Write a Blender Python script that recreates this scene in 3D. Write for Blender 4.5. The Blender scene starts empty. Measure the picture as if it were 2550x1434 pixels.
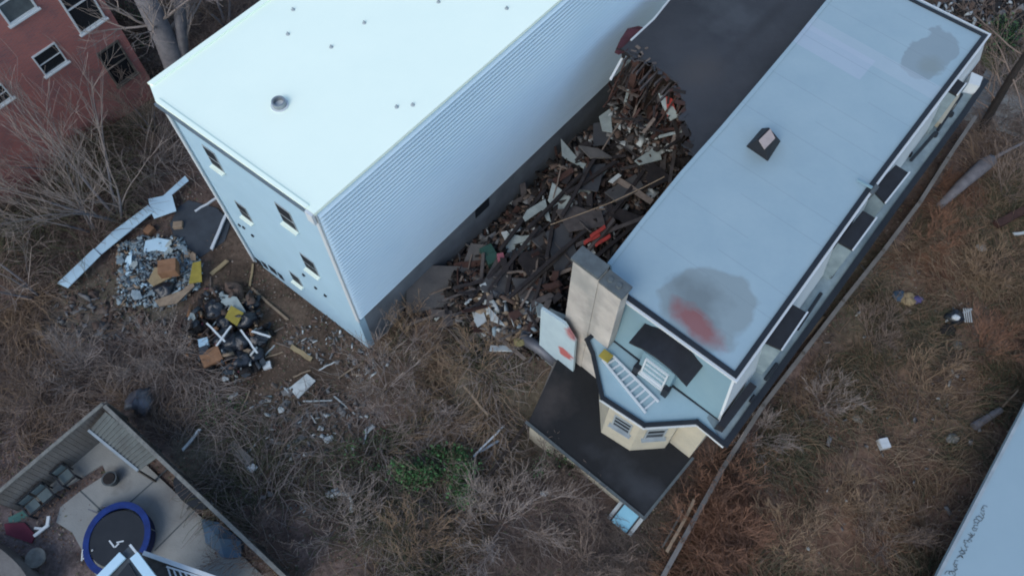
import bpy, math, random
import numpy as np
from mathutils import Vector, Matrix
rng = np.random.default_rng(7); random.seed(7)
sc = bpy.context.scene
C = sc.collection

# ---------------------------------------------------------------- camera, sky, sun
F_PX, CAM_H = 2000.0, 29.0
TILT = math.atan(1018 / F_PX)
cam_d = bpy.data.cameras.new('camera'); cam = bpy.data.objects.new('camera', cam_d); C.objects.link(cam)
cam.location = (0, 0, CAM_H); cam.rotation_euler = (TILT, 0, 0)
cam_d.sensor_width = 36; cam_d.lens = 36 * F_PX / 2550; cam_d.clip_end = 3000
sc.camera = cam
w = bpy.data.worlds.new('World'); sc.world = w; w.use_nodes = True
SUN_EL, SUN_AZ = 32, 148       # azimuth from +Y towards -X
nt = w.node_tree; sky = nt.nodes.new('ShaderNodeTexSky'); sky.sky_type = 'NISHITA'; sky.sun_disc = False
sky.sun_elevation = math.radians(SUN_EL); sky.sun_rotation = math.radians(-SUN_AZ); sky.air_density = 1.0; sky.dust_density = 0.6; sky.ozone_density = 0.3
nt.links.new(sky.outputs[0], nt.nodes['Background'].inputs[0]); nt.nodes['Background'].inputs[1].default_value = 0.145
sd = bpy.data.lights.new('sun', 'SUN'); sd.energy = 0.75; sd.angle = math.radians(30); sd.color = (1, .97, .90)
so = bpy.data.objects.new('sun', sd); C.objects.link(so); so.location = (0, 0, 60)
e, a = math.radians(SUN_EL + 15), math.radians(SUN_AZ)
so.rotation_euler = Vector((-math.sin(a) * math.cos(e), math.cos(a) * math.cos(e), math.sin(e))).to_track_quat('Z', 'Y').to_euler()
sc.view_settings.view_transform = 'Standard'; sc.view_settings.look = 'None'; sc.view_settings.exposure = 0.85
sc.render.engine = 'CYCLES'
sc.cycles.filter_width = 1.9
sc.render.resolution_x, sc.render.resolution_y = 1024, 575

# ---------------------------------------------------------------- surveying helpers
ST, CT = math.sin(TILT), math.cos(TILT)
def P(px, py, z=0.0):
    u = (px - 1275) / F_PX; v = (717 - py) / F_PX
    k = (CAM_H - z) / (CT - v * ST)
    return Vector((u * k, (ST + v * CT) * k, z))
DB = Vector((.654, .7565, 0)); DA = Vector((-.7565, .654, 0))     # along the houses / across them
UP = Vector((0, 0, 1))
def sstep(a, b, x):
    t = np.clip((x - a) / (b - a), 0, 1); return t * t * (3 - 2 * t)
def vnoise(x, y, s, seed=0):
    x = np.asarray(x, float) / s + seed * 13.7; y = np.asarray(y, float) / s + seed * 7.3
    xi, yi = np.floor(x), np.floor(y); fx, fy = x - xi, y - yi
    def h(i, j): t = np.sin(i * 127.1 + j * 311.7 + seed * 74.7) * 43758.5453; return t - np.floor(t)
    fx = fx * fx * (3 - 2 * fx); fy = fy * fy * (3 - 2 * fy)
    return (h(xi, yi) * (1 - fx) + h(xi + 1, yi) * fx) * (1 - fy) + (h(xi, yi + 1) * (1 - fx) + h(xi + 1, yi + 1) * fx) * fy
def g(x, y):
    x = np.asarray(x, float); y = np.asarray(y, float)
    sd_ = (x - 1.5) * .7565 - (y - 9) * .654             # to the right of the party wall line
    al = (x + 5.5) * .654 + (y - 12) * .7565             # along the houses from the white corner
    z = 1.1 * sstep(-.5, 2.0, sd_)
    cor = sstep(-7.6, -6.2, sd_) * (1 - sstep(-1.2, .3, sd_)) * sstep(-1.0, 3.0, al)
    z = z + cor * (.55 + .95 * sstep(2, 14, al) + .9 * vnoise(x, y, 1.5, 3))
    z = z + .35 * (vnoise(x, y, 5, 1) - .5) * (1 - cor) * sstep(12, 20, np.abs(x) + y * .2) + .12 * (vnoise(x, y, 1.1, 2) - .5)
    return z
def G(px, py, dz=0.0):
    z = 0.5
    for _ in range(8):
        p = P(px, py, z); z = float(g(p.x, p.y))
    p = P(px, py, z + dz); return p
def inpoly(x, y, poly):
    r = False; n = len(poly); j = n - 1
    for i in range(n):
        if (poly[i][1] > y) != (poly[j][1] > y) and x < (poly[j][0] - poly[i][0]) * (y - poly[i][1]) / (poly[j][1] - poly[i][1]) + poly[i][0]: r = not r
        j = i
    return r
def rnd(a, b): return random.uniform(a, b)
def rpoly(poly):
    xs = [p[0] for p in poly]; ys = [p[1] for p in poly]
    while True:
        x, y = rnd(min(xs), max(xs)), rnd(min(ys), max(ys))
        if inpoly(x, y, poly): return x, y

# ---------------------------------------------------------------- materials
def mat(name, col, col2=None, scale=3.0, rough=.8, bump=0.0, bscale=None, metal=0.0, detail=6, spec=.3):
    m = bpy.data.materials.new(name); m.use_nodes = True; n = m.node_tree.nodes; l = m.node_tree.links
    b = n['Principled BSDF']; b.inputs['Roughness'].default_value = rough; b.inputs['Metallic'].default_value = metal
    b.inputs['Specular IOR Level'].default_value = spec
    geo = n.new('ShaderNodeNewGeometry')
    if col2 is None: col2 = tuple(c * .78 for c in col)
    t = n.new('ShaderNodeTexNoise'); t.inputs['Scale'].default_value = scale; t.inputs['Detail'].default_value = detail; t.inputs['Roughness'].default_value = .65
    l.new(geo.outputs['Position'], t.inputs['Vector'])
    r = n.new('ShaderNodeValToRGB'); r.color_ramp.elements[0].position = .3; r.color_ramp.elements[1].position = .7
    r.color_ramp.elements[0].color = (*col2, 1); r.color_ramp.elements[1].color = (*col, 1)
    l.new(t.outputs[0], r.inputs[0]); l.new(r.outputs[0], b.inputs['Base Color'])
    if bump:
        t2 = n.new('ShaderNodeTexNoise'); t2.inputs['Scale'].default_value = bscale or scale * 4; t2.inputs['Detail'].default_value = 5
        l.new(geo.outputs['Position'], t2.inputs['Vector'])
        bp = n.new('ShaderNodeBump'); bp.inputs['Strength'].default_value = bump; bp.inputs['Distance'].default_value = .05
        l.new(t2.outputs[0], bp.inputs['Height']); l.new(bp.outputs[0], b.inputs['Normal'])
    m['out'] = r.name
    return m
def mixin(m, fac_sock, col):
    """lay another colour of the surface over the base colour"""
    n = m.node_tree.nodes; l = m.node_tree.links; b = n['Principled BSDF']
    src = b.inputs['Base Color'].links[0].from_socket
    mx = n.new('ShaderNodeMix'); mx.data_type = 'RGBA'
    l.new(fac_sock, mx.inputs[0]); l.new(src, mx.inputs[6]); mx.inputs[7].default_value = (*col, 1)
    l.new(mx.outputs[2], b.inputs['Base Color'])
def mth(m, op, a, b=None, c=None, clamp=False):
    nd = m.node_tree.nodes.new('ShaderNodeMath'); nd.operation = op; nd.use_clamp = clamp
    for i, v in enumerate((a, b, c)):
        if v is None: continue
        if isinstance(v, (int, float)): nd.inputs[i].default_value = v
        else: m.node_tree.links.new(v, nd.inputs[i])
    return nd.outputs[0]
def axes(m, org):
    """coordinates along DB and across (DA), metres from org"""
    n = m.node_tree.nodes; l = m.node_tree.links
    geo = n.new('ShaderNodeNewGeometry'); sub = n.new('ShaderNodeVectorMath'); sub.operation = 'SUBTRACT'
    l.new(geo.outputs['Position'], sub.inputs[0]); sub.inputs[1].default_value = org
    res = []
    for d in (DB, DA):
        dt = n.new('ShaderNodeVectorMath'); dt.operation = 'DOT_PRODUCT'; l.new(sub.outputs[0], dt.inputs[0]); dt.inputs[1].default_value = d
        res.append(dt.outputs['Value'])
    return res
def blob(m, org, rb, ra, warp=.35, soft=.12, ns=1.1, amp=1.0, skew=0.0):
    b_, a_ = axes(m, org); n = m.node_tree.nodes
    t = n.new('ShaderNodeTexNoise'); t.inputs['Scale'].default_value = ns; t.inputs['Detail'].default_value = 3
    geo = n.new('ShaderNodeNewGeometry'); m.node_tree.links.new(geo.outputs['Position'], t.inputs['Vector'])
    if skew: b_ = mth(m, 'ADD', b_, mth(m, 'MULTIPLY', a_, skew))
    x = mth(m, 'POWER', mth(m, 'ABSOLUTE', mth(m, 'DIVIDE', b_, rb)), 2.0); y = mth(m, 'POWER', mth(m, 'ABSOLUTE', mth(m, 'DIVIDE', a_, ra)), 2.0)
    r = mth(m, 'SQRT', mth(m, 'ADD', x, y))
    r = mth(m, 'ADD', r, mth(m, 'MULTIPLY', mth(m, 'SUBTRACT', t.outputs[0], .5), warp * 2))
    f = mth(m, 'DIVIDE', mth(m, 'SUBTRACT', 1.0, r), soft, clamp=True)
    return mth(m, 'MULTIPLY', f, amp)
def vblob(m, org, ra, rz, warp=.5, soft=.3, ns=3, amp=1.0):
    b_, a_ = axes(m, org); n = m.node_tree.nodes; l = m.node_tree.links; geo = n.new('ShaderNodeNewGeometry'); sp = n.new('ShaderNodeSeparateXYZ'); l.new(geo.outputs['Position'], sp.inputs[0])
    t = n.new('ShaderNodeTexNoise'); t.inputs['Scale'].default_value = ns; t.inputs['Detail'].default_value = 4; l.new(geo.outputs['Position'], t.inputs['Vector'])
    zz = mth(m, 'DIVIDE', mth(m, 'SUBTRACT', sp.outputs[2], org[2]), rz); x = mth(m, 'POWER', mth(m, 'ABSOLUTE', mth(m, 'DIVIDE', a_, ra)), 2.0); y = mth(m, 'POWER', mth(m, 'ABSOLUTE', zz), 2.0)
    r = mth(m, 'ADD', mth(m, 'SQRT', mth(m, 'ADD', x, y)), mth(m, 'MULTIPLY', mth(m, 'SUBTRACT', t.outputs[0], .5), warp * 2))
    return mth(m, 'MULTIPLY', mth(m, 'DIVIDE', mth(m, 'SUBTRACT', 1.0, r), soft, clamp=True), amp)
def band(m, org, b0, b1, a0=-50, a1=50, amp=1.0):
    b_, a_ = axes(m, org)
    f = mth(m, 'MULTIPLY', mth(m, 'GREATER_THAN', b_, b0), mth(m, 'LESS_THAN', b_, b1))
    f = mth(m, 'MULTIPLY', f, mth(m, 'MULTIPLY', mth(m, 'GREATER_THAN', a_, a0), mth(m, 'LESS_THAN', a_, a1)))
    return mth(m, 'MULTIPLY', f, amp)

M = {}
M['white_roof'] = mat('white_membrane', (.84, .93, .80), (.80, .90, .78), .35, .55)
M['white_trim'] = mat('white_trim', (0.558, 0.594, 0.612), (0.495, 0.54, 0.558), 2, .5)
M['dull_trim'] = mat('dull_trim', (.32, .36, .38), (.22, .26, .28), 2, .5)
M['siding'] = mat('ribbed_siding', (0.629, 0.756, 0.815), (0.562, 0.706, 0.778), .25, .38, metal=.35, spec=.5)
M['stucco_front'] = mat('pale_front', (0.341, 0.499, 0.602), (0.31, 0.461, 0.56), .8, .8, .15, 40)
M['parging'] = mat('grey_parging', (.19, .215, .235), (.11, .125, .14), .8, .9, .3, 12)
M['glass'] = mat('dark_glass', (.012, .016, .02), None, 1, .25, spec=.5)
M['black'] = mat('black_trim', (.012, .016, .022), (.02, .024, .03), 2, .6)
M['blue_roof'] = mat('pale_membrane', (0.288, 0.382, 0.422), (0.253, 0.348, 0.394), .7, .7, .1, 6)
M['teal'] = mat('pale_teal_siding', (0.185, 0.288, 0.332), (0.156, 0.256, 0.306), .8, .6)
M['deck'] = mat('deck_membrane', (0.314, 0.441, 0.491), (0.261, 0.391, 0.445), .9, .7)
M['beige'] = mat('beige_stucco', (0.466, 0.429, 0.332), (0.364, 0.341, 0.276), 1.1, .9, .3, 10)
M['chimney'] = mat('stained_stucco', (0.502, 0.466, 0.416), (0.301, 0.284, 0.261), .9, .9, .3, 10)
M['tar'] = mat('dark_tar_roof', (0.014, 0.015, 0.0168), (0.0077, 0.00875, 0.0105), .5, .75, .2, 8)
M['tar2'] = mat('old_tar_roof', (.052, .056, .064), (.034, .038, .045), .45, .8, .25, 6)
M['cap'] = mat('grey_cap', (.10, .12, .125), (.06, .07, .075), 3, .8)
M['dormer_roof'] = mat('dormer_roof', (0.0205, 0.0228, 0.0282), (0.0137, 0.0146, 0.0182), 3, .7)
M['ledge'] = mat('ledge_flashing', (0.267, 0.34, 0.365), (0.134, 0.183, 0.207), 1.3, .5)
M['brickred'] = mat('brick', (.17, .055, .045), (.11, .035, .03), 1.5, .9, .2, 20)
M['concrete'] = mat('concrete', (0.288, 0.295, 0.28), (0.213, 0.22, 0.213), .6, .9, .2, 15)
M['concrete_d'] = mat('weathered_concrete', (0.165, 0.158, 0.15), (0.105, 0.0975, 0.09), 1.2, .9, .3, 10)
M['wood_grey'] = mat('grey_wood', (0.117, 0.107, 0.0952), (0.063, 0.0573, 0.052), 5, .9, .3, 20)
M['wood_dark'] = mat('dark_wood', (.05, .038, .032), (.025, .02, .018), 5, .9, .3, 20)
M['wood_red'] = mat('reddish_wood', (0.072, 0.0378, 0.0307), (0.036, 0.0198, 0.0173), 5, .9)
M['wood_pale'] = mat('pale_wood', (0.312, 0.24, 0.168), (0.192, 0.144, 0.102), 5, .9)
M['wood_tan'] = mat('tan_wood', (.33, .26, .15), (.22, .17, .1), 5, .9)
M['white_paint'] = mat('white_painted', (0.504, 0.54, 0.54), (0.336, 0.372, 0.372), 3, .7)
M['pale_panel'] = mat('pale_plaster', (0.336, 0.392, 0.385), (0.21, 0.245, 0.245), 2.5, .9)
M['slab'] = mat('fallen_slab', (0.111, 0.107, 0.104), (0.065, 0.065, 0.0676), 1.2, .9, .3, 8)
M['cardboard'] = mat('cardboard', (.27, .15, .085), (.17, .09, .05), 3, .9)
M['bag'] = mat('black_plastic', (.016, .022, .032), (.008, .012, .018), 5, .35, .5, 9, spec=.5)
M['yellow'] = mat('yellow_sheet', (0.315, 0.252, 0.049), (0.21, 0.175, 0.035), 4, .8)
M['red'] = mat('red_paint', (.42, .05, .04), (.2, .035, .03), 4, .8)
M['pink'] = mat('pink_cloth', (.3, .1, .13), None, 4, .8)
M['green'] = mat('green_plastic', (.03, .08, .065), None, 4, .6)
M['skyblue'] = mat('pale_blue_sheet', (0.475, 0.65, 0.75), (0.413, 0.587, 0.688), 1.5, .5)
M['blue'] = mat('blue_padding', (0.009, 0.0338, 0.18), (0.0054, 0.018, 0.099), 3, .5)
M['bluetarp'] = mat('blue_tarp', (0.048, 0.096, 0.16), (0.04, 0.072, 0.104), 1.5, .6)
M['tarp'] = mat('grey_tarp', (0.054, 0.066, 0.078), (0.036, 0.042, 0.0504), 1.5, .6, .3, 5)
M['matred'] = mat('red_mat', (.13, .025, .045), None, 4, .8)
M['teal_d'] = mat('green_mat', (.07, .17, .15), None, 4, .8)
M['metal'] = mat('galvanised', (.35, .38, .40), (.22, .25, .27), 3, .4, metal=.5)
M['duct'] = mat('grey_duct', (0.14, 0.147, 0.164), (0.0936, 0.0936, 0.105), 2, .5, metal=.4)
M['slate'] = mat('grey_shingles', (.07, .085, .10), (.05, .06, .07), 6, .8)
M['bark'] = mat('grey_bark', (0.182, 0.175, 0.182), (0.105, 0.101, 0.112), 3, .95, .5, 15)
M['twig'] = mat('grey_twigs', (0.323, 0.274, 0.244), (0.176, 0.147, 0.133), 2.0, .9)
M['twig2'] = mat('brown_twigs', (0.23, 0.178, 0.146), (0.12, 0.091, 0.0803), 1.2, .9)
M['twig3'] = mat('rusty_twigs', (0.269, 0.141, 0.088), (0.128, 0.0768, 0.0563), .8, .9)
M['twig4'] = mat('straw_stems', (0.293, 0.212, 0.137), (0.167, 0.113, 0.0821), .8, .9)
M['straw'] = mat('pale_straw', (.34, .26, .18), (.22, .16, .11), 1, .9)
M['leafgreen'] = mat('dark_green_leaves', (0.0728, 0.192, 0.0672), (0.0458, 0.115, 0.0422), 3, .8)
M['leafdark'] = mat('blackish_leaves', (.018, .03, .02), None, 3, .8)
M['leaf1'] = mat('brown_leaves', (0.168, 0.109, 0.0792), (0.099, 0.0673, 0.0554), 3, .9)
M['leaf2'] = mat('rusty_leaves', (0.166, 0.0935, 0.0655), (0.102, 0.0595, 0.0468), 3, .9)
M['leaf3'] = mat('pale_leaves', (0.272, 0.224, 0.184), (0.176, 0.144, 0.12), 3, .9)
M['leaf4'] = mat('olive_leaves', (0.102, 0.105, 0.0595), (0.068, 0.0714, 0.0476), 3, .9)
M['rubble_grey'] = mat('grey_rubble', (0.208, 0.208, 0.208), (0.104, 0.104, 0.104), 6, .95)
M['rubble_brown'] = mat('brown_rubble', (0.142, 0.101, 0.081), (0.0709, 0.0506, 0.0425), 6, .95)
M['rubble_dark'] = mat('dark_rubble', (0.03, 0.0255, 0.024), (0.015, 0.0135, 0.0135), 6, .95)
M['rubble_blue'] = mat('bluish_rubble', (.27, .34, .37), (.16, .21, .24), 6, .9)
M['rubble_brick'] = mat('brick_rubble', (0.09, 0.0488, 0.0384), (0.054, 0.0315, 0.028), 6, .95)
M['grass'] = mat('yellow_grass', (.14, .14, .07), (.08, .08, .045), 2, .9)
M['gutter_grey'] = mat('blue_grey_gutter', (.12, .16, .20), None, 2, .5)
M['scrap_grey'] = mat('weathered_scrap', (.10, .088, .085), (.05, .045, .045), 4, .9)
M['scrap_pale'] = mat('dusty_splinters', (.19, .155, .13), (.10, .08, .07), 4, .9)
M['scrap_dark'] = mat('charred_board', (.036, .031, .032), (.016, .015, .017), 4, .9)
M['bench_seat'] = mat('grey_mesh_seat', (.10, .135, .145), (.08, .11, .12), 4, .7)
M['rock'] = mat('pale_rock', (.22, .22, .2), (.12, .12, .11), 5, .9, .3, 12)

# ---------------------------------------------------------------- mesh builder
ORG = {}
class MB:
    def __init__(s): s.v = []; s.f = []; s.mi = []
    def add(s, vs, fs, mi=0):
        o = len(s.v); s.v += [tuple(v) for v in vs]; s.f += [tuple(i + o for i in f) for f in fs]; s.mi += [mi] * len(fs); return s
    def quad(s, *p, mi=0): return s.add(p, [tuple(range(len(p)))], mi)
    def prism(s, pts, z0, z1, mi=0):
        n = len(pts)
        vs = [(p[0], p[1], z0 if not callable(z0) else z0(p)) for p in pts] + [(p[0], p[1], z1) for p in pts]
        # keep the top facing up
        ar = sum(pts[i][0] * pts[(i + 1) % n][1] - pts[(i + 1) % n][0] * pts[i][1] for i in range(n))
        fs = [tuple(range(n, 2 * n)), tuple(range(n - 1, -1, -1))] + [(i, (i + 1) % n, (i + 1) % n + n, i + n) for i in range(n)]
        if ar < 0: fs = [f[::-1] for f in fs]
        return s.add(vs, fs, mi)
    def solid(s, top, d, mi=0):
        """polygon extruded by vector d"""
        n = len(top); d = Vector(d); vs = [Vector(p) for p in top] + [Vector(p) + d for p in top]
        fs = [tuple(range(n)), tuple(range(2 * n - 1, n - 1, -1))] + [(i, i + n, (i + 1) % n + n, (i + 1) % n) for i in range(n)]
        return s.add(vs, fs, mi)
    def box(s, c, dx, dy, dz, X=Vector((1, 0, 0)), Y=Vector((0, 1, 0)), Z=UP, mi=0):
        c = Vector(c); vs = []
        for k in (-1, 1):
            for j in (-1, 1):
                for i in (-1, 1): vs.append(c + X * (i * dx / 2) + Y * (j * dy / 2) + Z * (k * dz / 2))
        return s.add(vs, [(0, 2, 3, 1), (4, 5, 7, 6), (0, 1, 5, 4), (2, 6, 7, 3), (0, 4, 6, 2), (1, 3, 7, 5)], mi)
    def bar(s, p, q, w_, h_, mi=0):
        p, q = Vector(p), Vector(q); X = (q - p); L = X.length
        if L < 1e-6: return s
        X.normalize(); Y = UP.cross(X)
        if Y.length < 1e-3: Y = Vector((1, 0, 0))
        Y.normalize(); Z = X.cross(Y)
        return s.box((p + q) / 2, L, w_, h_, X, Y, Z, mi)
    def path(s, pts, w_, h_, closed=False, mi=0):
        pts = [Vector(p) for p in pts]; n = len(pts)
        for i in range(n if closed else n - 1): 
            a_, b_ = pts[i], pts[(i + 1) % n]; d = (b_ - a_).normalized() * w_ * .49 * (1 if i % 2 == 0 else .96)
            s.bar(a_ - d, b_ + d, w_ * (1 + .01 * (i % 2)), h_ * (1 + .02 * (i % 2)), mi)
        return s
    def tube(s, pts, rad, n=5, mi=0):
        pts = [Vector(p) for p in pts]; o = len(s.v); k = len(pts)
        if not hasattr(rad, '__len__'): rad = [rad] * k
        for i, p in enumerate(pts):
            t = (pts[min(i + 1, k - 1)] - pts[max(i - 1, 0)])
            if t.length < 1e-9: t = Vector((0, 0, 1))
            t.normalize()
            u = t.cross(Vector((.31, .17, .93))); 
            if u.length < 1e-3: u = t.cross(Vector((1, 0, 0)))
            u.normalize(); v = t.cross(u)
            for j in range(n):
                a_ = 2 * math.pi * j / n; q = p + (u * math.cos(a_) + v * math.sin(a_)) * rad[i]; s.v.append((q.x, q.y, q.z))
        for i in range(k - 1):
            for j in range(n):
                s.f.append((o + i * n + j, o + i * n + (j + 1) % n, o + (i + 1) * n + (j + 1) % n, o + (i + 1) * n + j)); s.mi.append(mi)
        s.f.append(tuple(o + j for j in range(n))[::-1]); s.f.append(tuple(o + (k - 1) * n + j for j in range(n))); s.mi += [mi, mi]
        return s
    def disc(s, c, r0, r1, h, n=24, X=Vector((1, 0, 0)), Y=Vector((0, 1, 0)), mi=0):
        """cone frustum from c up by h"""
        c = Vector(c); Z = X.cross(Y); vs = [c + (X * math.cos(2 * math.pi * i / n) + Y * math.sin(2 * math.pi * i / n)) * r0 for i in range(n)]
        vs += [c + Z * h + (X * math.cos(2 * math.pi * i / n) + Y * math.sin(2 * math.pi * i / n)) * r1 for i in range(n)]
        return s.add(vs, [tuple(range(n))[::-1], tuple(range(n, 2 * n))] + [(i, (i + 1) % n, (i + 1) % n + n, i + n) for i in range(n)], mi)
    def lump(s, c, rx, ry, rz, seed=0, X=Vector((1, 0, 0)), Y=Vector((0, 1, 0)), mi=0, rough=.3, nu=12, nv=8):
        r_ = random.Random(seed); c = Vector(c); ph = [r_.uniform(0, 6.28) for _ in range(6)]; vs = []
        for i in range(nv + 1):
            th = math.pi * i / nv
            for j in range(nu):
                p = 2 * math.pi * j / nu
                k = 1 + rough * (.5 * math.sin(2 * p + ph[0]) * math.sin(2 * th + ph[1]) + .35 * math.sin(3 * p + ph[2] + 2 * th) + .25 * math.sin(5 * p + ph[3]) * math.sin(3 * th + ph[4]))
                vs.append(c + X * (rx * k * math.sin(th) * math.cos(p)) + Y * (ry * k * math.sin(th) * math.sin(p)) + UP * (rz * k * math.cos(th)))
        return s.add(vs, [(i * nu + j, (i + 1) * nu + j, (i + 1) * nu + (j + 1) % nu, i * nu + (j + 1) % nu) for i in range(nv) for j in range(nu)], mi)
    def build(s, name, mats, parent=None, loc=None, smooth=False):
        o_ = ORG[parent.name] if parent is not None else (Vector(loc) if loc is not None else Vector((0, 0, 0)))
        me = bpy.data.meshes.new(name); me.from_pydata([(v[0] - o_[0], v[1] - o_[1], v[2] - o_[2]) for v in s.v], [], s.f)
        mats = mats if isinstance(mats, (list, tuple)) else [mats]
        for m in mats: me.materials.append(M[m] if isinstance(m, str) else m)
        if len(mats) > 1: me.polygons.foreach_set('material_index', s.mi)
        if smooth: me.polygons.foreach_set('use_smooth', [True] * len(me.polygons))
        me.update(); ob = bpy.data.objects.new(name, me); C.objects.link(ob)
        if parent is not None: ob.parent = parent
        else: ob.location = o_
        ORG[ob.name] = o_; return ob
def thing(name, label, cat, loc, group=None):
    o = bpy.data.objects.new(name, None); C.objects.link(o); o.location = loc; o.empty_display_size = .3
    o['label'] = label; o['category'] = cat
    if group: o['group'] = group
    ORG[o.name] = Vector(loc); return o
def tag(o, label, cat, group=None):
    o['label'] = label; o['category'] = cat
    if group: o['group'] = group
    return o
def struct(o): o['kind'] = 'structure'; return o
def stuff(o, label=None, cat=None):
    o['kind'] = 'stuff'
    if label: o['label'] = label; o['category'] = cat
    return o
def npmesh(name, verts, faces, mats, mi=None):
    me = bpy.data.meshes.new(name); nf, k = faces.shape
    me.vertices.add(len(verts)); me.vertices.foreach_set('co', verts.astype(np.float32).ravel())
    me.loops.add(nf * k); me.loops.foreach_set('vertex_index', faces.astype(np.int32).ravel())
    me.polygons.add(nf); me.polygons.foreach_set('loop_start', np.arange(0, nf * k, k, dtype=np.int32))
    me.polygons.foreach_set('loop_total', np.full(nf, k, dtype=np.int32))
    for m in mats: me.materials.append(M[m])
    if mi is not None: me.polygons.foreach_set('material_index', mi.astype(np.int32))
    me.update(calc_edges=True); o = bpy.data.objects.new(name, me); C.objects.link(o); ORG[o.name] = Vector((0, 0, 0)); return o

# ---------------------------------------------------------------- ground
def axis(lo, hi, step, far):
    core = np.arange(lo, hi + .01, step); ext = np.array([3, 8, 20, 60, 150, 400]); return np.concatenate([(lo - ext)[::-1], core, hi + ext])
gx = axis(-28, 28, .2, 0); gy = axis(-2, 44, .2, 0); X, Y = np.meshgrid(gx, gy); Z = g(X, Y)
nx, ny = len(gx), len(gy); V = np.stack([X, Y, Z], -1).reshape(-1, 3)
i, j = np.meshgrid(np.arange(nx - 1), np.arange(ny - 1)); a0 = (j * nx + i).ravel()
gnd = npmesh('ground', V, np.stack([a0, a0 + 1, a0 + nx + 1, a0 + nx], 1), ['leaf1']); struct(gnd)
def soil_colour(x, y):
    n1, n2, n3 = vnoise(x, y, 2.2, 5), vnoise(x, y, .6, 6), vnoise(x, y, 6, 8)
    base = np.array([.058, .043, .037]); col = np.ones(x.shape + (3,)) * base
    sdr = (x - 5.5) * .7565 - (y - 4) * .654
    right = sstep(-.5, 1, sdr)[..., None]
    col = col * (1 - right) + right * np.array([.078, .05, .036])
    rust = (sstep(.5, .75, n1 * .5 + n3 * .5))[..., None] * (.25 + .75 * right)
    col = col * (1 - rust * .6) + rust * .6 * np.array([.10, .055, .038])
    ol = (sstep(.55, .8, vnoise(x, y, 3.1, 11)))[..., None]; col = col * (1 - .5 * ol) + .5 * ol * np.array([.045, .046, .03])
    lf = (1 - sstep(-19, -11, x))[..., None] * (1 - sstep(12, 15, y))[..., None]; col = col * (1 - .5 * lf) + .5 * lf * np.array([.06, .055, .06])
    cl = (sstep(-13.5, -12, x) * (1 - sstep(-4.5, -3.5, x)) * sstep(9, 10.5, y) * (1 - sstep(17, 19, y)))[..., None]
    col = col * (1 - cl) + cl * np.array([.044, .032, .024])
    return 2.0 * col * (.62 + .7 * n2[..., None])
cc = soil_colour(V[:, 0], V[:, 1]); ca = gnd.data.color_attributes.new('soil', 'FLOAT_COLOR', 'POINT')
ca.data.foreach_set('color', np.concatenate([cc, np.ones((len(cc), 1))], 1).astype(np.float32).ravel())
gm = bpy.data.materials.new('leaf_litter_soil'); gm.use_nodes = True; n = gm.node_tree.nodes; l = gm.node_tree.links; b = n['Principled BSDF']; b.inputs['Roughness'].default_value = .95; b.inputs['Specular IOR Level'].default_value = .15
at = n.new('ShaderNodeAttribute'); at.attribute_name = 'soil'; geo = n.new('ShaderNodeNewGeometry')
t = n.new('ShaderNodeTexNoise'); t.inputs['Scale'].default_value = 5; t.inputs['Detail'].default_value = 9; t.inputs['Roughness'].default_value = .75; l.new(geo.outputs['Position'], t.inputs['Vector'])
mr = n.new('ShaderNodeMapRange'); mr.inputs[1].default_value = .3; mr.inputs[2].default_value = .7; mr.inputs[3].default_value = .45; mr.inputs[4].default_value = 1.65; l.new(t.outputs[0], mr.inputs[0])
vm = n.new('ShaderNodeVectorMath'); vm.operation = 'SCALE'; l.new(at.outputs['Color'], vm.inputs[0]); l.new(mr.outputs[0], vm.inputs['Scale']); l.new(vm.outputs[0], b.inputs['Base Color'])
bp = n.new('ShaderNodeBump'); bp.inputs['Strength'].default_value = .6; bp.inputs['Distance'].default_value = .08; l.new(t.outputs[0], bp.inputs['Height']); l.new(bp.outputs[0], b.inputs['Normal'])
gnd.data.materials.clear(); gnd.data.materials.append(gm)

# ================================================================ white building
WB = P(780, 525, 10); W0 = Vector((WB.x, WB.y, 0)); WW, WL = 5.95, 34.0
def wpt(a_, b_, z): return W0 + DA * a_ + DB * b_ + UP * z        # a: across to the left, b: along
wh = thing('apartment_building', 'tall white building with bright flat roof, ribbed side wall and few small rear windows', 'building', W0)
WTOP = 10.0
WW = 6.45; DF = (DA * WW - DB * .33); FL = DF.length; DF.normalize(); OF = DF.cross(UP); OF = -OF if OF.dot(DB) > 0 else OF   # the rear wall is slightly skewed
def fpt(t_, o_, z=0): return W0 + DF * t_ + OF * o_ + UP * z
MB().prism([fpt(FL, 0), fpt(0, 0), wpt(0, .28, 0), fpt(FL, -.28)], 0, WTOP - .15).build('rear_wall', 'stucco_front', wh)
MB().prism([fpt(FL, -.28), wpt(WW, WL, 0), wpt(WW - .25, WL, 0), fpt(FL - .25, -.28)], 0, WTOP - .15).build('left_wall', 'stucco_front', wh)
mb = MB(); mb.prism([wpt(0, .28, 0), wpt(0, WL, 0), wpt(.25, WL, 0), wpt(.25, .28, 0)], -.3, 2.9); mb.build('foundation_wall', 'parging', wh)
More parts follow.
